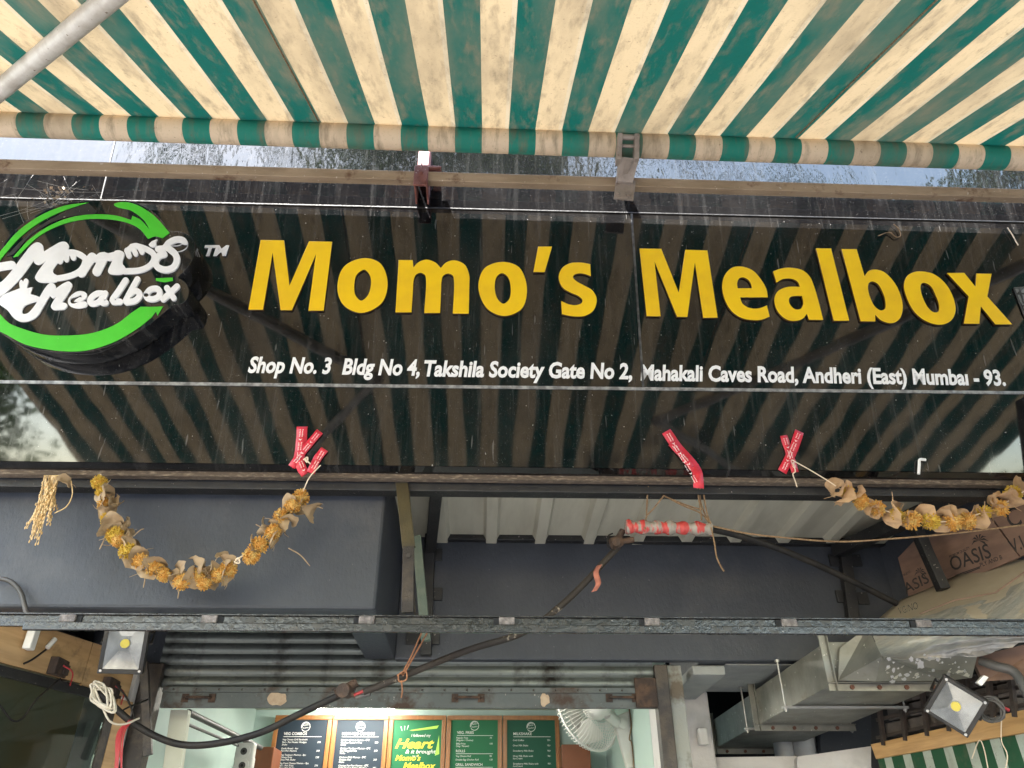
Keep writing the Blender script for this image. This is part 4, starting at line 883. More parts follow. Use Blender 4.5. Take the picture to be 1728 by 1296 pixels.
c = at(1613, 1192, 2.90)
ft_, mw_ = floodlight('floodlight', c, (-.45, -.75, -.35), (0, 0, 1), .155, .150, 'black floodlight tilted on its corner under the duct hood', R(-42))
lb = MB(); put_text(lb, 'LED 50W', (-.085, .072, .0065), (1, 0, 0), (0, 1, 0), 0, .045, .007, bold=.01); lb.build('lettering', 'print_faded', ft_, mw=mw_)
c = at(211, 1086, 3.02)
fl2, mw_ = floodlight('floodlight', c, (.25, -1, -.28), (0, 0, 1), .155, .215, 'black floodlight mounted upright beside the shutter and plywood', R(2))
co = MB(); cc = at(1672, 1197, 2.93); ax = (CAM - cc).normalized(); e1 = ax.orthogonal().normalized(); e2 = ax.cross(e1); rnd = random.Random(4); pts = []
for i in range(150):
    a_ = i / 150 * 6.283 * 7; q = .038 + .006 * math.sin(i * .37) + rnd.uniform(-.003, .003); pts.append(cc + e1 * math.cos(a_) * q + e2 * math.sin(a_) * q + ax * (.008 * math.sin(a_ * .31)))
pts += [pts[-1] + Vector((-.06, -.02, .05)), pts[-1] + Vector((-.13, .0, .12))]
co.tube(pts, .0035, 6); o = co.build('cable_coil', 'grey_cable'); tag(o, 'small coil of grey cable beside the tilted floodlight', 'cable')
o = MB().tube([cc + Vector((.035, -.01, .01)), cc + Vector((.06, -.01, -.005))], .006, 8).build('wire_end', 'red_wire'); tag(o, 'short red wire end sticking out of the grey cable coil', 'wire')
o = MB().slab([at(1648, 1152, 2.88), at(1660, 1139, 2.88), at(1669, 1143, 2.88), at(1657, 1158, 2.88)], (.01, .03, .005)).build('white_connector', 'white_plastic', None, .003); tag(o, 'small white plastic connector under the hood', 'connector')
o = MB().tube(smooth_path([at(1655, 1115, 2.92), at(1680, 1124, 2.88), at(1712, 1135, 2.84), at(1735, 1175, 2.82), at(1760, 1230, 2.82)], 6), .017, 12).build('flexible_conduit', 'grey_cable'); tag(o, 'thick dark flexible conduit curving down at the right edge', 'conduit')
for k, (p_, lab) in enumerate((([(1640, 1280), (1652, 1250), (1660, 1262), (1668, 1300)], 'thin pale string trailing over the striped tarp, left one'), ([(1690, 1212), (1690, 1250), (1700, 1275), (1694, 1310)], 'pale string hanging from the plank, right one'))):
    o = MB().tube(smooth_path([low_pt(x_, y_, .05) for x_, y_ in p_], 5), .0022, 6).build('string', 'thread'); tag(o, lab, 'string', 'strings on the tarp')

# ================================================================== LEFT SIDE: plywood, glass, cables
PA_, PB_ = Vector((-1.815, 2.97, 0)), Vector((-1.545, 3.68, 0)); PD_ = (PB_ - PA_).normalized(); PN_ = Vector((PD_.y, -PD_.x, 0))
def lft(px, py, off=0.0):
    d = ray(px, py); o_ = PA_ + PN_ * off; return CAM + d * ((o_ - CAM).dot(PN_) / d.dot(PN_))
def pslab(s0, s1, z0, z1, off, th):      # box in the partition plane: s = metres along it from its near end
    q = [PA_ + PD_ * s0 + PN_ * off, PA_ + PD_ * s1 + PN_ * off]
    return MB().slab([q[0] + Vector((0, 0, z0)), q[1] + Vector((0, 0, z0)), q[1] + Vector((0, 0, z1)), q[0] + Vector((0, 0, z1))], -PN_ * th)
def left_board(s0, s1, z0, z1, lab):
    o = pslab(s0, s1, z0, z1, 0, .014).build('plywood_sheet', 'plywood', None, .001); return tag(o, lab, 'plywood', 'plywood above the glass')
ss = (lft(150, 1110) - PA_).dot(PD_)
left_board(-.05, ss - .002, 2.232, 2.397, 'large plywood sheet at the left, holding the white connector')
left_board(ss + .002, .72, 2.225, 2.397, 'narrow plywood sheet behind the upright floodlight')
gp = thing('glass_partition', 'greenish glass pane in dark trim below the plywood at the left', 'glass partition', PA_ + Vector((0, 0, 1.0)))
pslab(-.4, .62, .9, 2.185, -.002, .008).build('pane', 'glass', gp)
pslab(-.4, .64, 2.186, 2.222, .008, .025).build('top_trim', 'black_paint', gp, .002)
pslab(.622, .665, .5, 2.185, .006, .02).build('end_trim', 'dark_steel', gp, .002)
pslab(.667, .755, 0, 2.21, .004, .05).build('end_post', 'plywood', gp, .002)
pslab(-.4, .66, 0, .9, .008, .02).build('lower_panel', 'brown_laminate', gp)
pslab(-.6, .95, 0, 2.40, -.30, .02).build('added_pane_backdrop', 'pane_backdrop_tone', gp)  # added behind the pane; its colour stands in for shade and reflections
o = MB().box(-2.9, -1.95, 4.35, 4.45, 0, 2.05).build('neighbour_counter', 'plywood', None); tag(o, 'wooden panel seen dimly through the left glass pane', 'panel')
wc = lft(52, 1076, .02); o = MB().box(wc.x - .012, wc.x + .02, wc.y - .02, wc.y + .02, wc.z - .045, wc.z + .045).build('white_connector', 'white_plastic', None, .005); o.rotation_euler = (0, 0, 0)
tag(o, 'white plastic cable connector hanging on the plywood below the channel', 'connector')
cab = lambda name, pts, r_, m_, lab, cat='cable', n_=8, per=6: tag(MB().tube(smooth_path(pts, per), r_, n_).build(name, m_), lab, cat)
o = MB().tube([lft(80, 1093, .02), lft(93, 1078, .02)], .010, 8).build('loose_plug', 'white_plastic'); tag(o, 'small pale plug lying against the plywood beside the connector', 'plug')
cab('thin_cable', [lft(78, 1096, .02), lft(56, 1112, .02), lft(40, 1120, .015)], .004, 'black_cable', 'thin black cable running from the pale plug over plywood')
cab('thin_cable', [lft(102, 1145, .03), lft(62, 1180, .04), lft(38, 1212, .05), lft(20, 1215, .05), lft(0, 1190, .05), lft(-30, 1150, .05)], .0035, 'black_cable', 'thin black cable looping down across the glass pane')
cab('thin_cable', [at(-20, 975, 2.86), at(15, 980, 2.86), at(35, 1000, 2.86), at(45, 1036, 2.86)], .009, 'grey_cable', 'dark cable curving down the blue beam at the far left')
for q_, s_, lb_ in (((108, 1126), .055, 'square dark socket opening cut into the left plywood'), ((195, 1160), .06, 'dark socket box with loose wires beside the white cable hank')):
    c = lft(*q_, .006); t = thing('socket_box', lb_, 'socket', c)
    MB().box(c.x - .03, c.x + .004, c.y - s_ * 1.2, c.y + s_ * 1.2, c.z - s_ * .7, c.z + s_ * .5).build('box', 'rust_dark', t, .003)
    MB().box(c.x + .0045, c.x + .012, c.y - s_ * .3, c.y + s_ * .5, c.z - s_ * .5, c.z + s_ * .2).build('terminal', 'grille_iron', t, .002)
    MB().tube(smooth_path([c + Vector((.01, -.03, 0)), c + Vector((.04, .0, -.02)), c + Vector((.02, .05, -.06))], 5), .003, 6).build('wire', 'red_wire', t)
# hank of white flex
rnd = random.Random(11); pts = []
c0, c1 = at(160, 1160, 3.02), at(186, 1192, 3.02); ax_ = (c1 - c0)
for i in range(7):
    j_ = lambda s_: Vector((rnd.uniform(-s_, s_), rnd.uniform(-s_, s_), rnd.uniform(-s_, s_)))
    sd_ = Vector((.022, .0, .016)) * (1 if i % 2 else -1)
    pts += [c0 + j_(.012) + sd_ * .6, c0.lerp(c1, .5) + sd_ + j_(.012), c1 + ax_ * rnd.uniform(0, .25) + j_(.012), c0.lerp(c1, .5) - sd_ + j_(.012), c0 - ax_ * rnd.uniform(0, .15) + j_(.01)]
pts += [at(178, 1205, 3.02), at(190, 1220, 3.03), at(210, 1222, 3.05), at(235, 1212, 3.1)]
cab('white_cable_hank', pts, .0038, 'white_cable', 'looped hank of thin white flex hanging by the socket box', 'cable', 7, 5)
rw = thing('red_wire_bundle', 'bundle of thin red wires hanging beside the glass pane', 'wires', at(205, 1300, 3.2))
for i in range(9):
    x_ = 200 + rnd.uniform(-6, 9); MB().tube(smooth_path([at(222 + rnd.uniform(-4, 4), 1216, 3.15), at(x_ + 4, 1235, 3.18), at(x_, 1265, 3.2), at(x_ + rnd.uniform(-5, 5), 1325, 3.2)], 5), .0028, 6).build('wire', 'red_wire', rw)
o = MB().beam(at(243, 1118, 3.60), at(250, 1275, 3.60), .035, .02, (0, -1, 0)).build('door_strap', 'dark_steel', None, .002); tag(o, 'dark vertical steel strap at the left shutter jamb', 'strap')
o = MB().box(-1.66, -1.562, 3.69, 3.80, 0, 2.38).build('white_jamb', 'white_plaster', None, .004); tag(o, 'pale plastered jamb between the glass and the shutter', 'jamb')
cab('thin_cable', [at(196, 1155, 3.1), at(214, 1178, 3.15), at(226, 1212, 3.2), at(206, 1200, 3.2), at(250, 1180, 3.4)], .0035, 'black_cable', 'tangled thin black wire below the upright floodlight')

# ================================================================== LONG CABLE, SPLICE AND ROPES
ca = thing('hanging_cable', 'long worn black cable slung from the left jamb up to the splice', 'cable', at(300, 1256, 3.2))
MB().tube(smooth_path([at(170, 1170, 3.15), at(215, 1213, 3.2), at(262, 1242, 3.2), at(310, 1257, 3.2), at(370, 1254, 3.15), at(440, 1236, 3.1), at(505, 1205, 3.05), at(575, 1172, 3.0)], 8), .0125, 12).build('thick_cable', 'black_cable', ca)
c = at(583, 1166, 2.98); j = MB().disc(c, (.25, 1, .1), .025, .05, 18).disc(c + Vector((.0, .012, .012)), (1, 0, .55), .016, .085, 12).tube([c + Vector((.01, 0, -.005)), c + Vector((.05, .01, -.02))], .009, 8)
j.build('junction', 'rust_dark', ca)
MB().tube([at(598, 1173, 2.98), at(616, 1165, 2.97)], .006, 8).build('red_core', 'red_wire', ca)
MB().tube([at(600, 1177, 2.98), at(625, 1171, 2.97)], .007, 8).build('grey_core', 'grey_cable', ca)
MB().tube(smooth_path([at(614, 1168, 2.97), at(690, 1137, 2.95), at(790, 1097, 2.94), at(885, 1066, 2.93), at(960, 1010, 2.92), at(1044, 922, 2.90)], 8), .0125, 12).build('worn_conduit', 'pipe_worn', ca)
c = at(1040, 915, 2.89); MB().disc(c, (.9, .2, .5), .024, .04, 14).disc(c + Vector((-.005, -.02, -.012)), (.1, 1, .1), .016, .04, 14).tube([c, c + Vector((.03, 0, .05))], .013, 10).tube([c, c + Vector((.07, 0, .012))], .012, 8).build('coupling', 'rust_dark', ca)
MB().tube(smooth_path([at(1034, 900, 2.88), at(1026, 905, 2.88), at(1026, 922, 2.88), at(1036, 930, 2.88)], 5), .003, 6).build('loop_wire', 'black_cable', ca)
spts = smooth_path([at(1056, 889, 2.86), at(1105, 890, 2.86), at(1150, 891, 2.86), at(1200, 893, 2.86)], 10); rnd = random.Random(2)
o = MB().tube(spts, [.026 + .004 * math.sin(i * 1.3) + rnd.uniform(-.002, .002) for i in range(len(spts))], 14).build('cable_splice', 'wrap_tape'); tag(o, 'cable splice wrapped in red tape and plastic under the sign', 'cable splice')
cab('black_conduit', [at(1200, 893, 2.86), at(1250, 905, 2.9), at(1330, 932, 2.95), at(1420, 972, 3.05), at(1512, 1018, 3.15)], .0135, 'black_cable', 'straight black conduit running right from the red splice', 'conduit', 12)
def ropes(label, segs, r_=.0032, name='jute_rope', m_='jute'):
    t = thing(name, label, 'rope', segs[0][0] if isinstance(segs[0][0], Vector) else at(*segs[0][0]))
    for sgm in segs: MB().tube(smooth_path([at(*q_) for q_ in sgm], 6), r_, 6).build('strand', m_, t)
    return t
ropes('brown jute ties hanging the red splice from the sign edge', [[(1094, 820, 2.80), (1092, 845, 2.83), (1091, 872, 2.86)], [(1121, 815, 2.80), (1120, 837, 2.82)], [(1120, 837, 2.82), (1103, 858, 2.84), (1091, 872, 2.86), (1088, 893, 2.83)], [(1112, 832, 2.82), (1150, 852, 2.83), (1182, 866, 2.84), (1198, 884, 2.85)], [(1122, 838, 2.82), (1160, 853, 2.83), (1184, 860, 2.84)],
                                                                   [(1176, 822, 2.80), (1182, 860, 2.83), (1184, 878, 2.84)], [(1186, 822, 2.80), (1192, 862, 2.83), (1200, 886, 2.84)], [(1181, 824, 2.80), (1183, 850, 2.83), (1196, 882, 2.84)]])
ropes('loose jute tail dangling below the right end of the splice', [[(1200, 890, 2.83), (1205, 912, 2.83), (1209, 938, 2.83), (1216, 955, 2.83), (1222, 964, 2.83)]])
ropes('long jute rope running from the splice to the right edge', [[(1203, 888, 2.84), (1260, 900, 2.82), (1330, 908, 2.80), (1420, 914, 2.78), (1520, 908, 2.75), (1620, 899, 2.72), (1760, 882, 2.70)]], .0036)
ropes('rusty orange wire tie holding the hanging cable', [[(722, 1066, 2.74), (700, 1105, 2.85), (680, 1140, 2.94)], [(712, 1066, 2.74), (695, 1105, 2.85), (678, 1138, 2.94)], [(670, 1140, 2.93), (684, 1132, 2.92), (686, 1146, 2.92), (674, 1150, 2.92), (672, 1138, 2.92)], [(677, 1148, 2.92), (679, 1165, 2.92), (677, 1178, 2.92)]], .003, 'wire_tie', 'rust_tie')
rg = MB(); q_ = [at(1012, 955, 2.89), at(1006, 968, 2.88), at(1010, 985, 2.87), at(1003, 999, 2.88)]
vs = []; fs = []
for i, p_ in enumerate(smooth_path(q_, 5)): vs += [p_ + Vector((-.011, .004 * math.sin(i), 0)), p_ + Vector((.009, -.006, .003))]
fs = [(2 * i, 2 * i + 1, 2 * i + 3, 2 * i + 2) for i in range(len(vs) // 2 - 1)]
o = rg.add(vs, fs, True).build('rag_strip', 'pink_rag'); q = o.modifiers.new('s', 'SOLIDIFY'); q.thickness = .002; tag(o, 'faded pink rag strip tied to the worn conduit', 'rag')

# ================================================================== RED TAPE
def tape(pts, wd, label, words='PLEASE HANDLE WITH CARE'):
    P = smooth_path([S(x_, y_, o_) for x_, y_, o_ in pts], 6); vs = []; n_ = len(P)
    for i, p_ in enumerate(P):
        d = (P[min(i + 1, n_ - 1)] - P[max(i - 1, 0)]).normalized(); sdv = d.cross(SN).normalized() * wd / 2
        vs += [p_ - sdv + SN * .0015 * math.sin(i * .9), p_ + sdv + SN * .002 * math.sin(i * 1.3 + 1)]
    o = MB().add(vs, [(2 * i, 2 * i + 1, 2 * i + 3, 2 * i + 2) for i in range(n_ - 1)], True).build('red_tape', 'red_tape')
    q = o.modifiers.new('s', 'SOLIDIFY'); q.thickness = .0008; tag(o, label, 'tape', 'strips of red tape on the sign')
    tx_ = MB(); rnd_ = random.Random(int(pts[0][0])); L_ = (P[-1] - P[0]); d = L_.normalized(); up_ = SN.cross(d).normalized()
    k = 0.012
    while k < L_.length - .035:
        p_ = P[0] + d * k + SN * .006
        w_ = rnd_.uniform(.024, .036)
        for row in (-.006, .004): put_text(tx_, rnd_.choice(('handle care', 'with care', 'do not drop', 'fragile')), p_ + up_ * row, d, up_, 0, w_, .0045, bold=.02)
        k += w_ + .008
        if rnd_.random() < .5: 
            c_ = P[0] + d * k + SN * .006; tx_.add([c_ - up_ * .007, c_ + d * .008, c_ + up_ * .007, c_ + d * .003], [(0, 1, 2, 3)]); k += .014
    if tx_.v: tx_.build('print', 'tape_print', o)
tape([(510, 720, .004), (508, 750, .004), (502, 790, .008)], .042, 'upright red tape strip, left leg of the left cross')
tape([(540, 728, .0075), (515, 757, .0075), (492, 788, .010)], .030, 'slanting red tape strip crossing the upright one at left')
tape([(548, 758, .008), (535, 775, .008), (524, 798, .012)], .032, 'short curled red tape strip holding the left garland string')
tape([(505, 775, .011), (509, 790, .010), (516, 800, .008)], .036, 'red tape end hanging over the lip below the left cross')
tape([(1124, 728, .004), (1145, 757, .004), (1172, 788, .008), (1178, 806, .02), (1179, 824, .02)], .040, 'longest red tape strip bending down over the sign edge')
tape([(1132, 748, .0075), (1152, 770, .0075), (1168, 790, .009)], .026, 'red tape doubled under the longest strip')
tape([(1349, 728, .0075), (1338, 760, .0075), (1320, 796, .010)], .036, 'red tape strip slanting up right, of the right cross')
tape([(1322, 735, .004), (1331, 762, .004), (1342, 797, .010)], .030, 'red tape strip slanting up left, of the right cross')
def thread(pts, lab, r_=.0022):
    o = MB().tube(smooth_path([Vector(p_) for p_ in pts], 5), r_, 6).build('garland_thread', 'thread'); return tag(o, lab, 'thread')
thread([S(512, 776, .018), S(519, 772, .02), S(518, 780, .02), S(514, 774, .022), S(524, 783, .02)], 'knotted pale thread on the left tape cross', .003)
thread([S(1338, 780, .014), S(1342, 795, .02), S(1338, 800, .02), S(1342, 812, .025), S(1345, 822, .03)], 'short pale thread dangling from the right tape cross')

# ================================================================== GARLANDS
def flower_mesh(seed, m_):
    """dried marigold: a tight ball of small crumpled petals"""
    rnd = random.Random(seed); b = MB().ball((0, 0, 0), .0185, 10, 7); ga = 2.39996
    for i in range(150):
        z_ = 1 - 2 * (i + .5) / 150; q = math.sqrt(1 - z_ * z_); a_ = i * ga + rnd.uniform(-.25, .25); d = Vector((q * math.cos(a_), q * math.sin(a_), z_ + rnd.uniform(-.06, .06))).normalized()
        u_ = d.orthogonal().normalized(); u_ = Matrix.Rotation(rnd.uniform(0, 6.28), 3, d) @ u_; v_ = d.cross(u_); r0 = .0165; r1 = rnd.uniform(.0195, .0265); wd = rnd.uniform(.0016, .0034)
        b.add([d * r0 - u_ * wd, d * r0 + v_ * wd * .8, d * r0 + u_ * wd, d * r0 - v_ * wd * .8, d * r1 - u_ * wd * .75, d * (r1 - .0012) + v_ * wd * .7, d * (r1 + .0008) + u_ * wd * .7, d * r1 - v_ * wd * .5], [(0, 1, 5, 4), (1, 2, 6, 5), (2, 3, 7, 6), (3, 0, 4, 7), (4, 5, 6, 7)])
    return b.mesh('marigold', m_)
def leaf_mesh(seed, m_):
    rnd = random.Random(seed); vs = []; fs = []; n1, n2 = 8, 7; bend = rnd.uniform(1.9, 3.3); tw = rnd.uniform(-.8, .8); ln = rnd.uniform(.048, .062); wd = rnd.uniform(.019, .026)
    for i in range(n1 + 1):
        t = i / n1; hw = wd * math.sin(math.pi * min(1, .16 + .80 * t)) ** .6 * (1 if t < .8 else 1 - (t - .8) * 2.2)
        for j in range(n2 + 1):
            s_ = j / n2 * 2 - 1; a_ = s_ * bend * .5; x_ = math.sin(a_) * hw / (bend * .5) * 1.5; z_ = (1 - math.cos(a_)) * hw / (bend * .5) * 1.5
            p_ = Vector((x_, (t - .5) * ln, z_ + .012 * math.sin(t * 3.1 + tw) + .003 * math.sin(t * 14 + s_ * 3))); p_ = Matrix.Rotation(tw * (t - .5) * 2, 3, 'Y') @ p_; vs.append(p_)
    for i in range(n1):
        for j in range(n2): k = i * (n2 + 1) + j; fs.append((k, k + 1, k + n2 + 2, k + n2 + 1))
    b = MB().add(vs, fs, True); b.tube([(0, ln * .48, .006), (.003, ln * .62, .004), (.012, ln * .80, .0)], [.0014, .001, .0006], 5)
    return b.mesh('dried_leaf', m_)
FL = [flower_mesh(1, 'marigold_orange'), flower_mesh(2, 'marigold_yellow'), flower_mesh(3, 'marigold_orange'), flower_mesh(4, 'marigold_yellow')]
LB = [leaf_mesh(i, 'dry_leaf_brown') for i in range(4)]; LP = [leaf_mesh(i + 9, 'dry_leaf') for i in range(4)]
def rot(rnd): return Matrix.Rotation(rnd.uniform(0, 6.28), 4, 'X') @ Matrix.Rotation(rnd.uniform(0, 6.28), 4, 'Y') @ Matrix.Rotation(rnd.uniform(0, 6.28), 4, 'Z')
def garland(label, core, balls, leaves, LM, seed, fsel):
    rnd = random.Random(seed); t = thing('marigold_garland', label, 'garland', at(*core[len(core) // 2]))
    MB().tube(smooth_path([at(*q_) for q_ in core], 6), .0022, 6).build('string', 'thread', t)
    for i, (x_, y_, Y_, s_) in enumerate(balls): link('marigold', FL[fsel(i)], t, mw=Matrix.Translation(at(x_, y_, Y_)) @ rot(rnd) @ Matrix.Diagonal((s_, s_, s_ * rnd.uniform(.85, 1.1), 1)))
    pts = [at(*q_[:3]) for q_ in leaves]
    for i, q_ in enumerate(leaves):
        d = (pts[min(i + 1, len(pts) - 1)] - pts[max(i - 1, 0)]).normalized(); s_ = q_[3] if len(q_) > 3 else 1.0
        fr_ = d.to_track_quat('Z', 'Y').to_matrix().to_4x4() @ Matrix.Rotation(rnd.uniform(0, 6.28), 4, 'Z') @ Matrix.Rotation(R(rnd.uniform(-35, 35)), 4, 'X') @ Matrix.Rotation(R(rnd.uniform(-20, 20)), 4, 'Y')
        link('dried_leaf', rnd.choice(LM), t, mw=Matrix.Translation(pts[i]) @ fr_ @ Matrix.Diagonal((s_, s_, s_, 1)))
    return t
G = 2.70
core = [(170, 800, G), (172, 830, G), (185, 870, G), (200, 908, G), (225, 940, G), (262, 963, G), (310, 976, G), (355, 972, G), (392, 955, G), (412, 935, G), (440, 918, G), (470, 878, G), (505, 840, G), (522, 806, G - .03), (541, 785, 2.655)]
balls = [(168, 814, 1.0), (172, 830, .8), (177, 851, 1.0), (182, 876, .95), (194, 903, 1.1), (200, 912, .9), (216, 930, 1.1), (237, 947, 1.0), (261, 960, 1.05), (276, 970, .95), (308, 982, 1.1), (335, 972, 1.0), (345, 984, .9), (368, 971, 1.0), (386, 961, 1.1), (424, 938, 1.15), (438, 920, 1.2), (461, 898, 1.15), (474, 873, 1.2), (495, 853, 1.1), (507, 840, 1.2)]
leaves = [(176, 838), (184, 842), (188, 855), (180, 860), (192, 878), (200, 880), (206, 900), (210, 906), (213, 914), (228, 935), (232, 945), (248, 956), (254, 948), (290, 970), (298, 965), (318, 972), (325, 960), (350, 966), (356, 962), (375, 956), (440, 895), (466, 890), (480, 880), (520, 858), (492, 858)]
rnd = random.Random(5)
for k in range(len(balls) - 1):
    if k != 14: leaves.append(((balls[k][0] + balls[k + 1][0]) / 2 + rnd.uniform(-4, 4), (balls[k][1] + balls[k + 1][1]) / 2 + rnd.uniform(-4, 4)))
leaves.sort(key=lambda q_: q_[0])
gl = garland('long dried marigold and brown leaf garland hanging in a U at left', core, [(x_, y_, G + rnd.uniform(-.012, .012), s_ * 1.2) for x_, y_, s_ in balls], [(x_, y_, G + rnd.uniform(-.015, .015), rnd.uniform(1.15, 1.55)) for x_, y_ in leaves], LB, 3, lambda i: (1 if i in (0, 1, 3, 4, 6) else (0, 2)[i % 2]))
for a_, b_ in (((487, 925), (523, 955)), ((432, 885), (450, 905)), ((345, 975), (342, 995)), ((243, 970), (242, 992)), ((225, 905), (243, 892)), ((178, 905), (168, 927)), ((512, 856), (545, 858)), ((300, 990), (300, 1010))):
    p0, p1 = at(*a_, G), at(*b_, G); MB().tube(smooth_path([p0, p0.lerp(p1, .5) + Vector((.004, -.004, .006)), p1], 4), [.0022] * 8 + [.0012], 5).build('stalk', 'dry_leaf_brown', gl)
MB().tube(smooth_path([at(392, 948, G), at(402, 942, G - .01), at(404, 950, G - .01), at(396, 948, G - .01), at(412, 936, G)], 6), .0028, 6).build('knot', 'thread', gl)
core = [(1336, 776, 2.66), (1365, 792, 2.68), (1395, 810, G), (1430, 832, G), (1480, 856, G), (1538, 875, G), (1600, 880, G), (1650, 868, G), (1690, 852, G), (1735, 825, G)]
balls = [(1430, 830, .95), (1453, 846, 1.15), (1480, 858, 1.15), (1513, 868, .9), (1538, 877, 1.3), (1570, 879, 1.15), (1609, 881, 1.25), (1632, 879, 1.15), (1661, 865, .95), (1687, 857, 1.15), (1709, 834, 1.2)]
leaves = [(1402, 818, 1.1), (1414, 822, 1.3), (1418, 834, 1.2), (1440, 830, 1.1), (1464, 848, 1.2), (1472, 858, 1.0), (1496, 858, 1.4), (1503, 866, 1.2), (1520, 868, 1.2), (1527, 876, 1.0), (1553, 870, 1.2), (1560, 876, 1.0), (1583, 876, 1.3), (1592, 878, 1.2), (1598, 868, 1.1), (1616, 866, 1.3), (1622, 872, 1.2), (1644, 868, 1.3), (1650, 872, 1.2), (1668, 856, 1.3), (1674, 862, 1.2), (1694, 848, 1.3), (1700, 842, 1.2), (1722, 828, 1.3), (1735, 822, 1.2)]
garland('short dried marigold garland with pale tan leaves at right', core, [(x_, y_, G + rnd.uniform(-.012, .012), s_ * 1.22) for x_, y_, s_ in balls], [(x_, y_, G + rnd.uniform(-.02, .02), s_ * 1.2) for x_, y_, s_ in leaves], LP, 8, lambda i: (1 if i in (0, 3, 5, 8, 10) else (0, 2)[i % 2]))
# straw tassel
st = thing('straw_tassel', 'bundle of dried rice straw hanging at the far left', 'tassel', at(80, 806, 2.72)); rnd = random.Random(21); stem = MB(); gn = MB()
for i in range(46):
    tx0 = 74 + rnd.uniform(0, 28); ex_, ey = (rnd.gauss(58, 6), rnd.uniform(860, 918)) if i % 3 else (rnd.gauss(84, 8), rnd.uniform(840, 885))
    P = smooth_path([at(tx0, 802, 2.72), at(lerp(tx0, ex_, .4), lerp(806, ey, .45), 2.71 + rnd.uniform(-.015, .015)), at(ex_, ey, 2.71 + rnd.uniform(-.02, .02))], 7)
    stem.tube(P, .0011, 4)
    for k, p_ in enumerate(P):
        if k > 2: gn.ball(p_ + Vector((rnd.uniform(-.004, .004), rnd.uniform(-.004, .004), 0)), .0028, 5, 4, (1, 1, 2.4))
stem.build('stems', 'straw', st); o = gn.build('grains', 'straw', st); o['kind'] = 'stuff'
link('dried_leaf', LB[1], st, mw=Matrix.Translation(at(108, 816, 2.71)) @ Matrix.Rotation(1.2, 4, 'Y') @ Matrix.Rotation(.6, 4, 'X'))
MB().tube(smooth_path([at(120, 812, 2.71), at(122, 835, 2.71), at(112, 855, 2.71), at(92, 866, 2.71)], 6), .0022, 6).build('loose_stalk', 'straw', st)
# cobweb and leaf litter above the emblem
lt = thing('leaf_litter', 'dry leaf crumbs caught in cobweb above the emblem', 'leaf litter', S(110, 335, .05)); rnd = random.Random(9); cr_ = MB(); wb = MB()
for i in range(46):
    x_, y_ = rnd.gauss(100, 22), rnd.gauss(332, 12); c_ = S(x_, y_, .02 + rnd.random() * .07); a_ = Vector((rnd.gauss(0, 1), rnd.gauss(0, 1), rnd.gauss(0, 1))).normalized() * rnd.uniform(.004, .012); b_ = a_.orthogonal() * .5
    cr_.add([c_ - a_, c_ + b_, c_ + a_, c_ - b_ + SN * .003], [(0, 1, 2, 3)])
for i in range(26):
    p0, p1 = S(rnd.gauss(90, 45), rnd.gauss(322, 16), .03 + .1 * rnd.random()), S(rnd.gauss(90, 60), rnd.gauss(350, 20), .02 + .1 * rnd.random())
    wb.tube([p0, p0.lerp(p1, .5) + Vector((0, 0, -.01)), p1], .0005, 3)
cr_.build('crumbs', 'paper_scrap', lt)['kind'] = 'stuff'; wb.build('cobweb', 'web', lt)['kind'] = 'stuff'
for k, (pp, lab) in enumerate((([(1508, 378), (1516, 386), (1520, 397), (1512, 400), (1500, 392), (1482, 398)], 'dry twig stuck to the sign above the letter b'), ([(1700, 384), (1708, 396), (1718, 414)], 'pale dry stalk on the sign at upper right'), ([(1550, 800), (1551, 785), (1552, 776), (1562, 776)], 'peeled white scrap at the bottom edge of the sign'))):
    o = MB().tube(smooth_path([S(x_, y_, .012) for x_, y_ in pp], 4), .0026 if k < 2 else .006, 5).build(('dry_twig', 'dry_stalk', 'peeled_scrap')[k], ('jute', 'thread', 'white_vinyl')[k]); tag(o, lab, ('twig', 'stalk', 'scrap')[k])

# ================================================================== SHOP INTERIOR
BY = 6.28; NAVY, GREEN, DKG = 'board_navy', 'board_green', 'board_dark_green'
xs = [at(px, 1210, BY).x for px in (464, 562, 657, 754, 848, 944)]; ZT = at(700, 1207, BY).z; ZB = ZT - 1.15
def board(i, m_, label):
    x0, x1 = xs[i] + .003, xs[i + 1] - .003; t = thing('menu_board', label, 'menu board', ((x0 + x1) / 2, BY, ZB), 'menu boards on the back wall'); f = .032
    MB().box(x0 + f, x1 - f, BY + .012, BY + .02, ZB + f, ZT - f).build('panel', m_, t)
    for nm, q_ in (('frame_rail', (x0, x1, BY, BY + .035, ZT - f, ZT)), ('frame_rail', (x0, x1, BY, BY + .035, ZB, ZB + f)), ('frame_stile', (x0, x0 + f, BY, BY + .035, ZB + f, ZT - f)), ('frame_stile', (x1 - f, x1, BY, BY + .035, ZB + f, ZT - f))):
        MB().box(*q_).build(nm, 'board_wood', t, .003)
    return t, x0 + f, x1 - f
ZF = ZT - .032
def pz(py): return at(700, py, BY).z
def line(mb, s_, x_, py, cap, width=None, **kw): put_text(mb, s_, (x_, BY + .0105, pz(py)), (1, 0, 0), (0, 0, 1), 0, width, cap, **kw)
def rule(mb, x0, x1, py, th=.003): z_ = pz(py); mb.add([(x0, BY + .0105, z_), (x1, BY + .0105, z_), (x1, BY + .0105, z_ + th), (x0, BY + .0105, z_ + th)], [(0, 1, 2, 3)])
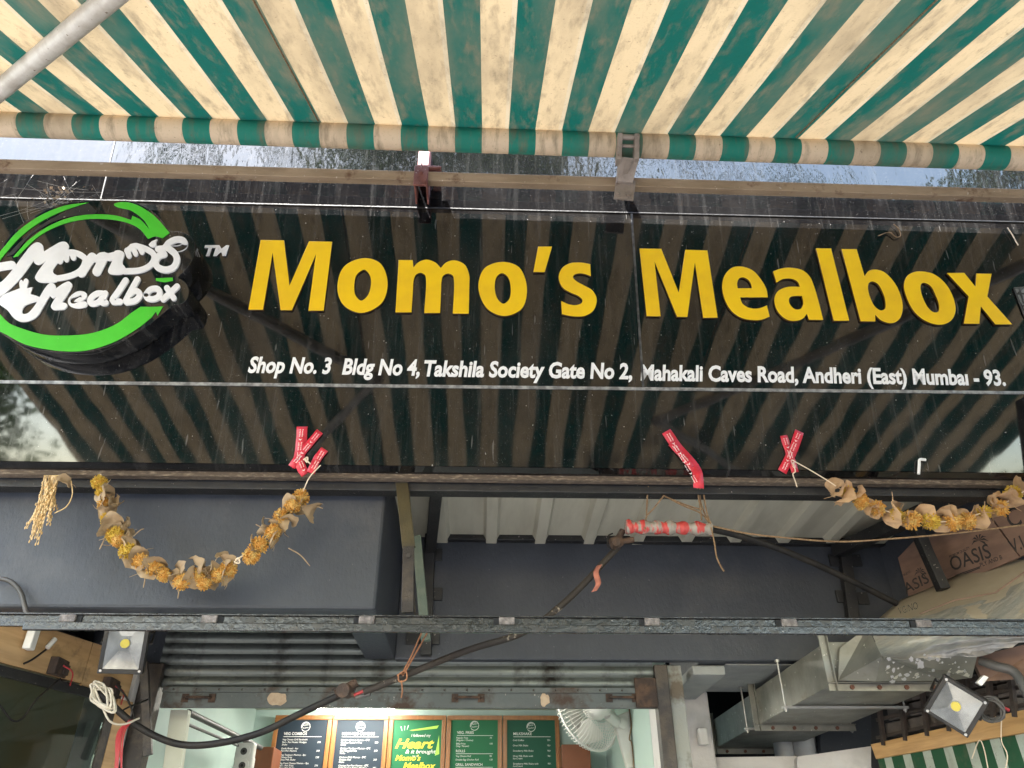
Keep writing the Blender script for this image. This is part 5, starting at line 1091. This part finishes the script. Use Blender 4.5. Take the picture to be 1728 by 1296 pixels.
def logo(t, x_, py, m_='print_white'):
    c_ = Vector((x_, BY + .0105, pz(py))); g_ = MB()
    for r0, a0, a1 in ((.034, 20, 200), (.034, 215, 375), (.028, 60, 190)):
        pts = [c_ + Vector((math.cos(R(a0 + (a1 - a0) * k / 14)) * r0, 0, math.sin(R(a0 + (a1 - a0) * k / 14)) * r0)) for k in range(15)]
        for k in range(14):
            u_, v_ = (pts[k] - c_).normalized(), (pts[k + 1] - c_).normalized(); g_.add([pts[k], pts[k + 1], pts[k + 1] - v_ * .004, pts[k] - u_ * .004], [(0, 1, 2, 3)])
    put_text(g_, 'Momo\'s', c_ + Vector((-.028, -.0005, .002)), (1, 0, .15), (0, 0, 1), 0, .056, .014, shear=.3); put_text(g_, 'Mealbox', c_ + Vector((-.024, -.0005, -.016)), (1, 0, .15), (0, 0, 1), 0, .048, .010, shear=.3)
    g_.build('printed_logo', m_, t)
def menu(t, x0, x1, title, rows, title_py, m_='print_white', sect=()):
    mb = MB(); W_ = x1 - x0; line(mb, title, x0 + W_ * .13, title_py, .019, bold=.008); rule(mb, x0 + W_ * .13, x1 - W_ * .10, title_py + 3.2)
    for s_, py, price in rows:
        if s_.isupper(): line(mb, s_, x0 + W_ * .12, py, .017, bold=.008); rule(mb, x0 + W_ * .12, x1 - W_ * .1, py + 3)
        else: line(mb, s_, x0 + W_ * .12, py, .0118, shear=.1)
        if price: line(mb, price, x1 - W_ * .17, py, .0118, shear=.1)
    mb.build('lettering', m_, t)
t, a_, b_ = board(0, NAVY, 'navy menu board headed VEG COMBOS, leftmost of the boards'); logo(t, (a_ + b_) / 2 + .02, 1226)
menu(t, a_, b_, 'VEG COMBOS', [('Veg Cheese Grill Sandwich', 1249, ''), ('Peri - Peri Potato Wedges', 1253.5, '270'), ('Shake', 1257.5, ''), ('Garlic Bread - 4pc', 1264, ''), ('Peri-Peri Nachos', 1268, '200'), ('Veg Tandoori Momos - 8pc', 1275, ''), ('Cheesy Fries', 1279, '230'), ('Oreo Milk Shake', 1283, ''), ('Veg Fried Cheese Momos - 8pc', 1289, ''), ('Peri - Peri Fries', 1293, '270'), ('Oreo Milk Shake', 1297, '')], 1240)
t, a_, b_ = board(1, NAVY, 'navy menu board headed NON-VEG COMBOS'); logo(t, (a_ + b_) / 2, 1226)
menu(t, a_, b_, 'NON-VEG COMBOS', [('Chicken Cheese Momos - 8PC', 1250, ''), ('Chicken Popcorn Fries', 1254, '250'), ('Shake', 1258, ''), ('Chicken Tandoori Momos - 8PC', 1264, ''), ('Bbq Nuggets Fries', 1268, '270'), ('Shake', 1272, ''), ('Chicken Chilli Momos - 8PC', 1279, ''), ('Chicken Roll', 1283, '260'), ('Shake', 1287, ''), ('Chicken Peri-Peri Momos - 8PC', 1293, ''), ('Chilli Chicken Potato Wedges', 1297, '280')], 1240)
t, a_, b_ = board(2, GREEN, 'green poster board with yellow Heart lettering, in the middle'); W_ = b_ - a_
mw_, my = MB(), MB()
line(mw_, 'I followed my', a_ + W_ * .38, 1243, .020, W_ * .40, shear=.25); line(my, 'Heart', a_ + W_ * .06, 1262, .062, W_ * .80, bold=.03, shear=.35); line(mw_, '& it brought', a_ + W_ * .28, 1271, .026, W_ * .62, shear=.25, bold=.01)
line(mw_, 'me to', a_ + W_ * .42, 1277, .014, shear=.25); line(my, 'Momo\'s', a_ + W_ * .08, 1283, .036, W_ * .52, bold=.025, shear=.3); line(my, 'Mealbox', a_ + W_ * .25, 1297, .042, W_ * .66, bold=.025, shear=.3)
for k in range(3):
    p_ = Vector((a_ + W_ * (.18 + .05 * k), BY + .0105, pz(1233 - k))); mw_.add([p_, p_ + Vector((-.012 + .010 * k, 0, .03)), p_ + Vector((-.006 + .010 * k, 0, .031)), p_ + Vector((.003, 0, 0))], [(0, 1, 2, 3)])
lm = MB(); z0 = pz(1232); lm.add([(a_ + W_ * .33, BY + .0108, z0), (b_ - W_ * .06, BY + .0108, z0 + .035), (b_ - W_ * .10, BY + .0108, z0 + .012), (a_ + W_ * .40, BY + .0108, z0 - .004)], [(0, 1, 2, 3)])
lm.add([(b_ - W_ * .12, BY + .0108, pz(1275)), (b_ - W_ * .05, BY + .0108, pz(1240)), (b_ - W_ * .03, BY + .0108, pz(1272))], [(0, 1, 2)])
mw_.build('white_lettering', 'print_white', t); my.build('yellow_lettering', 'print_yellow', t); lm.build('ribbon_print', 'print_lime', t)
t, a_, b_ = board(3, GREEN, 'green menu board headed VEG. FRIES'); logo(t, (a_ + b_) / 2, 1224)
menu(t, a_, b_, 'VEG. FRIES', [('Regular Fries', 1246, '70'), ('(Regular / Cheese)', 1250, ''), ('BBQ Fries', 1256, '100'), ('(Veg / Paneer)', 1260, ''), ('ROLLS', 1269, ''), ('Veg Cheese Roll', 1277, '90'), ('Double Egg Chicken Roll', 1283, '120'), ('GRILL SANDWICH', 1292, ''), ('Veg Cheese Grill', 1300, '90')], 1238)
t, a_, b_ = board(4, DKG, 'dark green menu board headed MILKSHAKE, rightmost of the boards'); logo(t, (a_ + b_) / 2, 1226)
menu(t, a_, b_, 'MILKSHAKE', [('Cold Coffee', 1250, '70/-'), ('Oreo Milk Shake', 1259, '90/-'), ('Strawberry Milk Shake', 1268, '90/-'), ('Oreo Milk Shake with', 1277, '90/-'), ('Ice-Cream', 1281, ''), ('Strawberry Milk Shake with', 1290, '90/-'), ('Ice-Cream', 1294, '')], 1240)

# lit ceiling battens (one glows above the boards; the hidden one is added to light the room)
for x_, y_, lab in ((-.93, 6.02, 'lit white ceiling lamp glowing above the menu boards'), (-.1, 4.7, 'added unseen ceiling lamp behind the shutter, lighting the interior')):
    t = thing('ceiling_lamp', lab, 'lamp', (x_, y_, 2.6), 'lit ceiling lamps'); MB().box(x_ - .30, x_ + .30, y_ - .04, y_ + .04, 2.612, 2.638).build('fitting', 'white_plastic', t, .003)
    MB().box(x_ - .28, x_ + .28, y_ - .03, y_ + .03, 2.590, 2.611).build('tube', 'lamp_glow', t)
# wall fan
fc = at(990, 1203, 5.20); fa = Vector((-.55, .72, -.30)).normalized(); fn = thing('wall_fan', 'white oscillating wall fan with wire cage on the right interior wall', 'fan', fc)
e1 = fa.orthogonal().normalized(); e2 = fa.cross(e1); RF = .235
cage = MB()
for k in range(60):
    a_ = k / 60 * 6.283; d = e1 * math.cos(a_) + e2 * math.sin(a_)
    cage.tube([fc + fa * .10 + d * .05, fc + fa * .085 + d * RF * .6, fc + fa * .045 + d * RF * .93, fc + fa * .0 + d * RF, fc - fa * .05 + d * RF * .9, fc - fa * .09 + d * RF * .45], .0026, 5, False)
cage.build('cage_wires', 'fan_plastic', fn)
ring = [fc + (e1 * math.cos(k / 40 * 6.283) + e2 * math.sin(k / 40 * 6.283)) * (RF + .003) for k in range(40)]
MB().tube(ring, .007, 8, False, True).build('cage_rim', 'fan_plastic', fn)
MB().disc(fc + fa * .10, fa, .052, .012, 24).build('hub_badge', 'fan_plastic', fn)
for k in range(3):
    b = MB(); vs = []; fs = []
    for i in range(7):
        for j in range(6):
            r_ = .03 + .145 * i / 6; a_ = k * 2.094 + (j / 5 - .5) * 1.3 * (0.55 + .45 * math.sin(i / 6 * 2.6)); d = e1 * math.cos(a_) + e2 * math.sin(a_); vs.append(fc + fa * (.03 + (j / 5 - .5) * .05) + d * r_)
    for i in range(6):
        for j in range(5): q_ = i * 6 + j; fs.append((q_, q_ + 1, q_ + 7, q_ + 6))
    b.add(vs, fs, True).build('blade', 'fan_plastic', fn)
MB().tube([fc - fa * .02, fc - fa * .07, fc - fa * .15, fc - fa * .21], [.05, .085, .078, .045], 24).build('motor_housing', 'fan_plastic', fn)
w0 = Vector((.93, 5.22, at(1060, 1225, 5.2).z)); k0 = fc - fa * .15 + Vector((.03, .03, -.07))
MB().tube([fc - fa * .15, k0], .032, 14).tube([k0, w0 + Vector((-.06, 0, .01))], [.030, .036], 14).disc(w0 + Vector((-.055, -.03, .01)), (0, 1, 0), .03, .05, 18).build('neck', 'fan_plastic', fn)
MB().slab([w0 + Vector((-.11, -.03, .05)), w0 + Vector((-.0, -.03, .09)), w0 + Vector((-.0, -.03, -.24)), w0 + Vector((-.045, -.03, -.24))], (0, .06, 0)).build('wall_arm', 'fan_plastic', fn, .012)
MB().tube(smooth_path([w0 + Vector((-.005, -.04, .12)), w0 + Vector((.0, -.045, .0)), w0 + Vector((-.02, -.05, -.08)), w0 + Vector((-.005, -.045, -.12)), w0 + Vector((-.005, -.04, -.4))], 5), .004, 6).build('cord', 'jute', fn)
# speakers, cabinets, pipe on the left interior wall
for i, (py, lab) in enumerate(((1268, 'small white square speaker, upper of the two inside at left'), (1292, 'small white square speaker, lower of the two inside at left'))):
    c = at(412 - i * 3, py, 5.2); t = thing('wall_speaker', lab, 'speaker', c, 'white speakers inside')
    MB().box(c.x - .055, c.x + .055, c.y, c.y + .07, c.z - .05, c.z + .05).build('cabinet', 'fan_plastic', t, .008)
    MB().disc(c + Vector((0, -.003, 0)), (0, 1, 0), .038, .008, 24).build('surround', 'fan_plastic', t); MB().disc(c + Vector((0, -.007, 0)), (0, 1, 0), .02, .006, 18).build('cone', 'grey_cable', t); MB().disc(c + Vector((0, -.0105, 0)), (0, 1, 0), .008, .006, 12).build('dust_cap', 'black_cable', t)
o = MB().box(at(428, 1265, 6.0).x, at(462, 1265, 6.0).x, 6.0, 6.25, 1.2, at(445, 1260, 6.0).z).build('brown_cabinet', 'brown_laminate', None, .004); tag(o, 'brown cabinet left of the menu boards', 'cabinet', 'brown cabinets')
o = MB().box(at(948, 1265, 6.05).x, at(996, 1265, 6.05).x, 6.05, 6.3, 1.2, at(970, 1256, 6.05).z).build('brown_cabinet', 'brown_laminate', None, .004); tag(o, 'brown cabinet right of the menu boards below the fan', 'cabinet', 'brown cabinets')
o = MB().tube([at(318, 1202, 4.1), at(440, 1262, 5.7)], .016, 10).build('wall_pipe', 'grey_cable'); tag(o, 'thick grey pipe sloping along the left interior wall', 'pipe')
o = MB().tube([at(316, 1222, 4.15), at(420, 1266, 5.5)], .008, 8).build('wall_conduit', 'grey_cable'); tag(o, 'thin conduit below the grey pipe on the left interior wall', 'conduit')
o = MB().slab([at(288, 1198, 3.90), at(318, 1198, 3.90), at(300, 1330, 3.90), at(270, 1330, 3.90)], (0, .04, 0)).build('door_frame', 'cream_ceiling'); tag(o, 'pale cream door frame strip left of the interior', 'door frame')
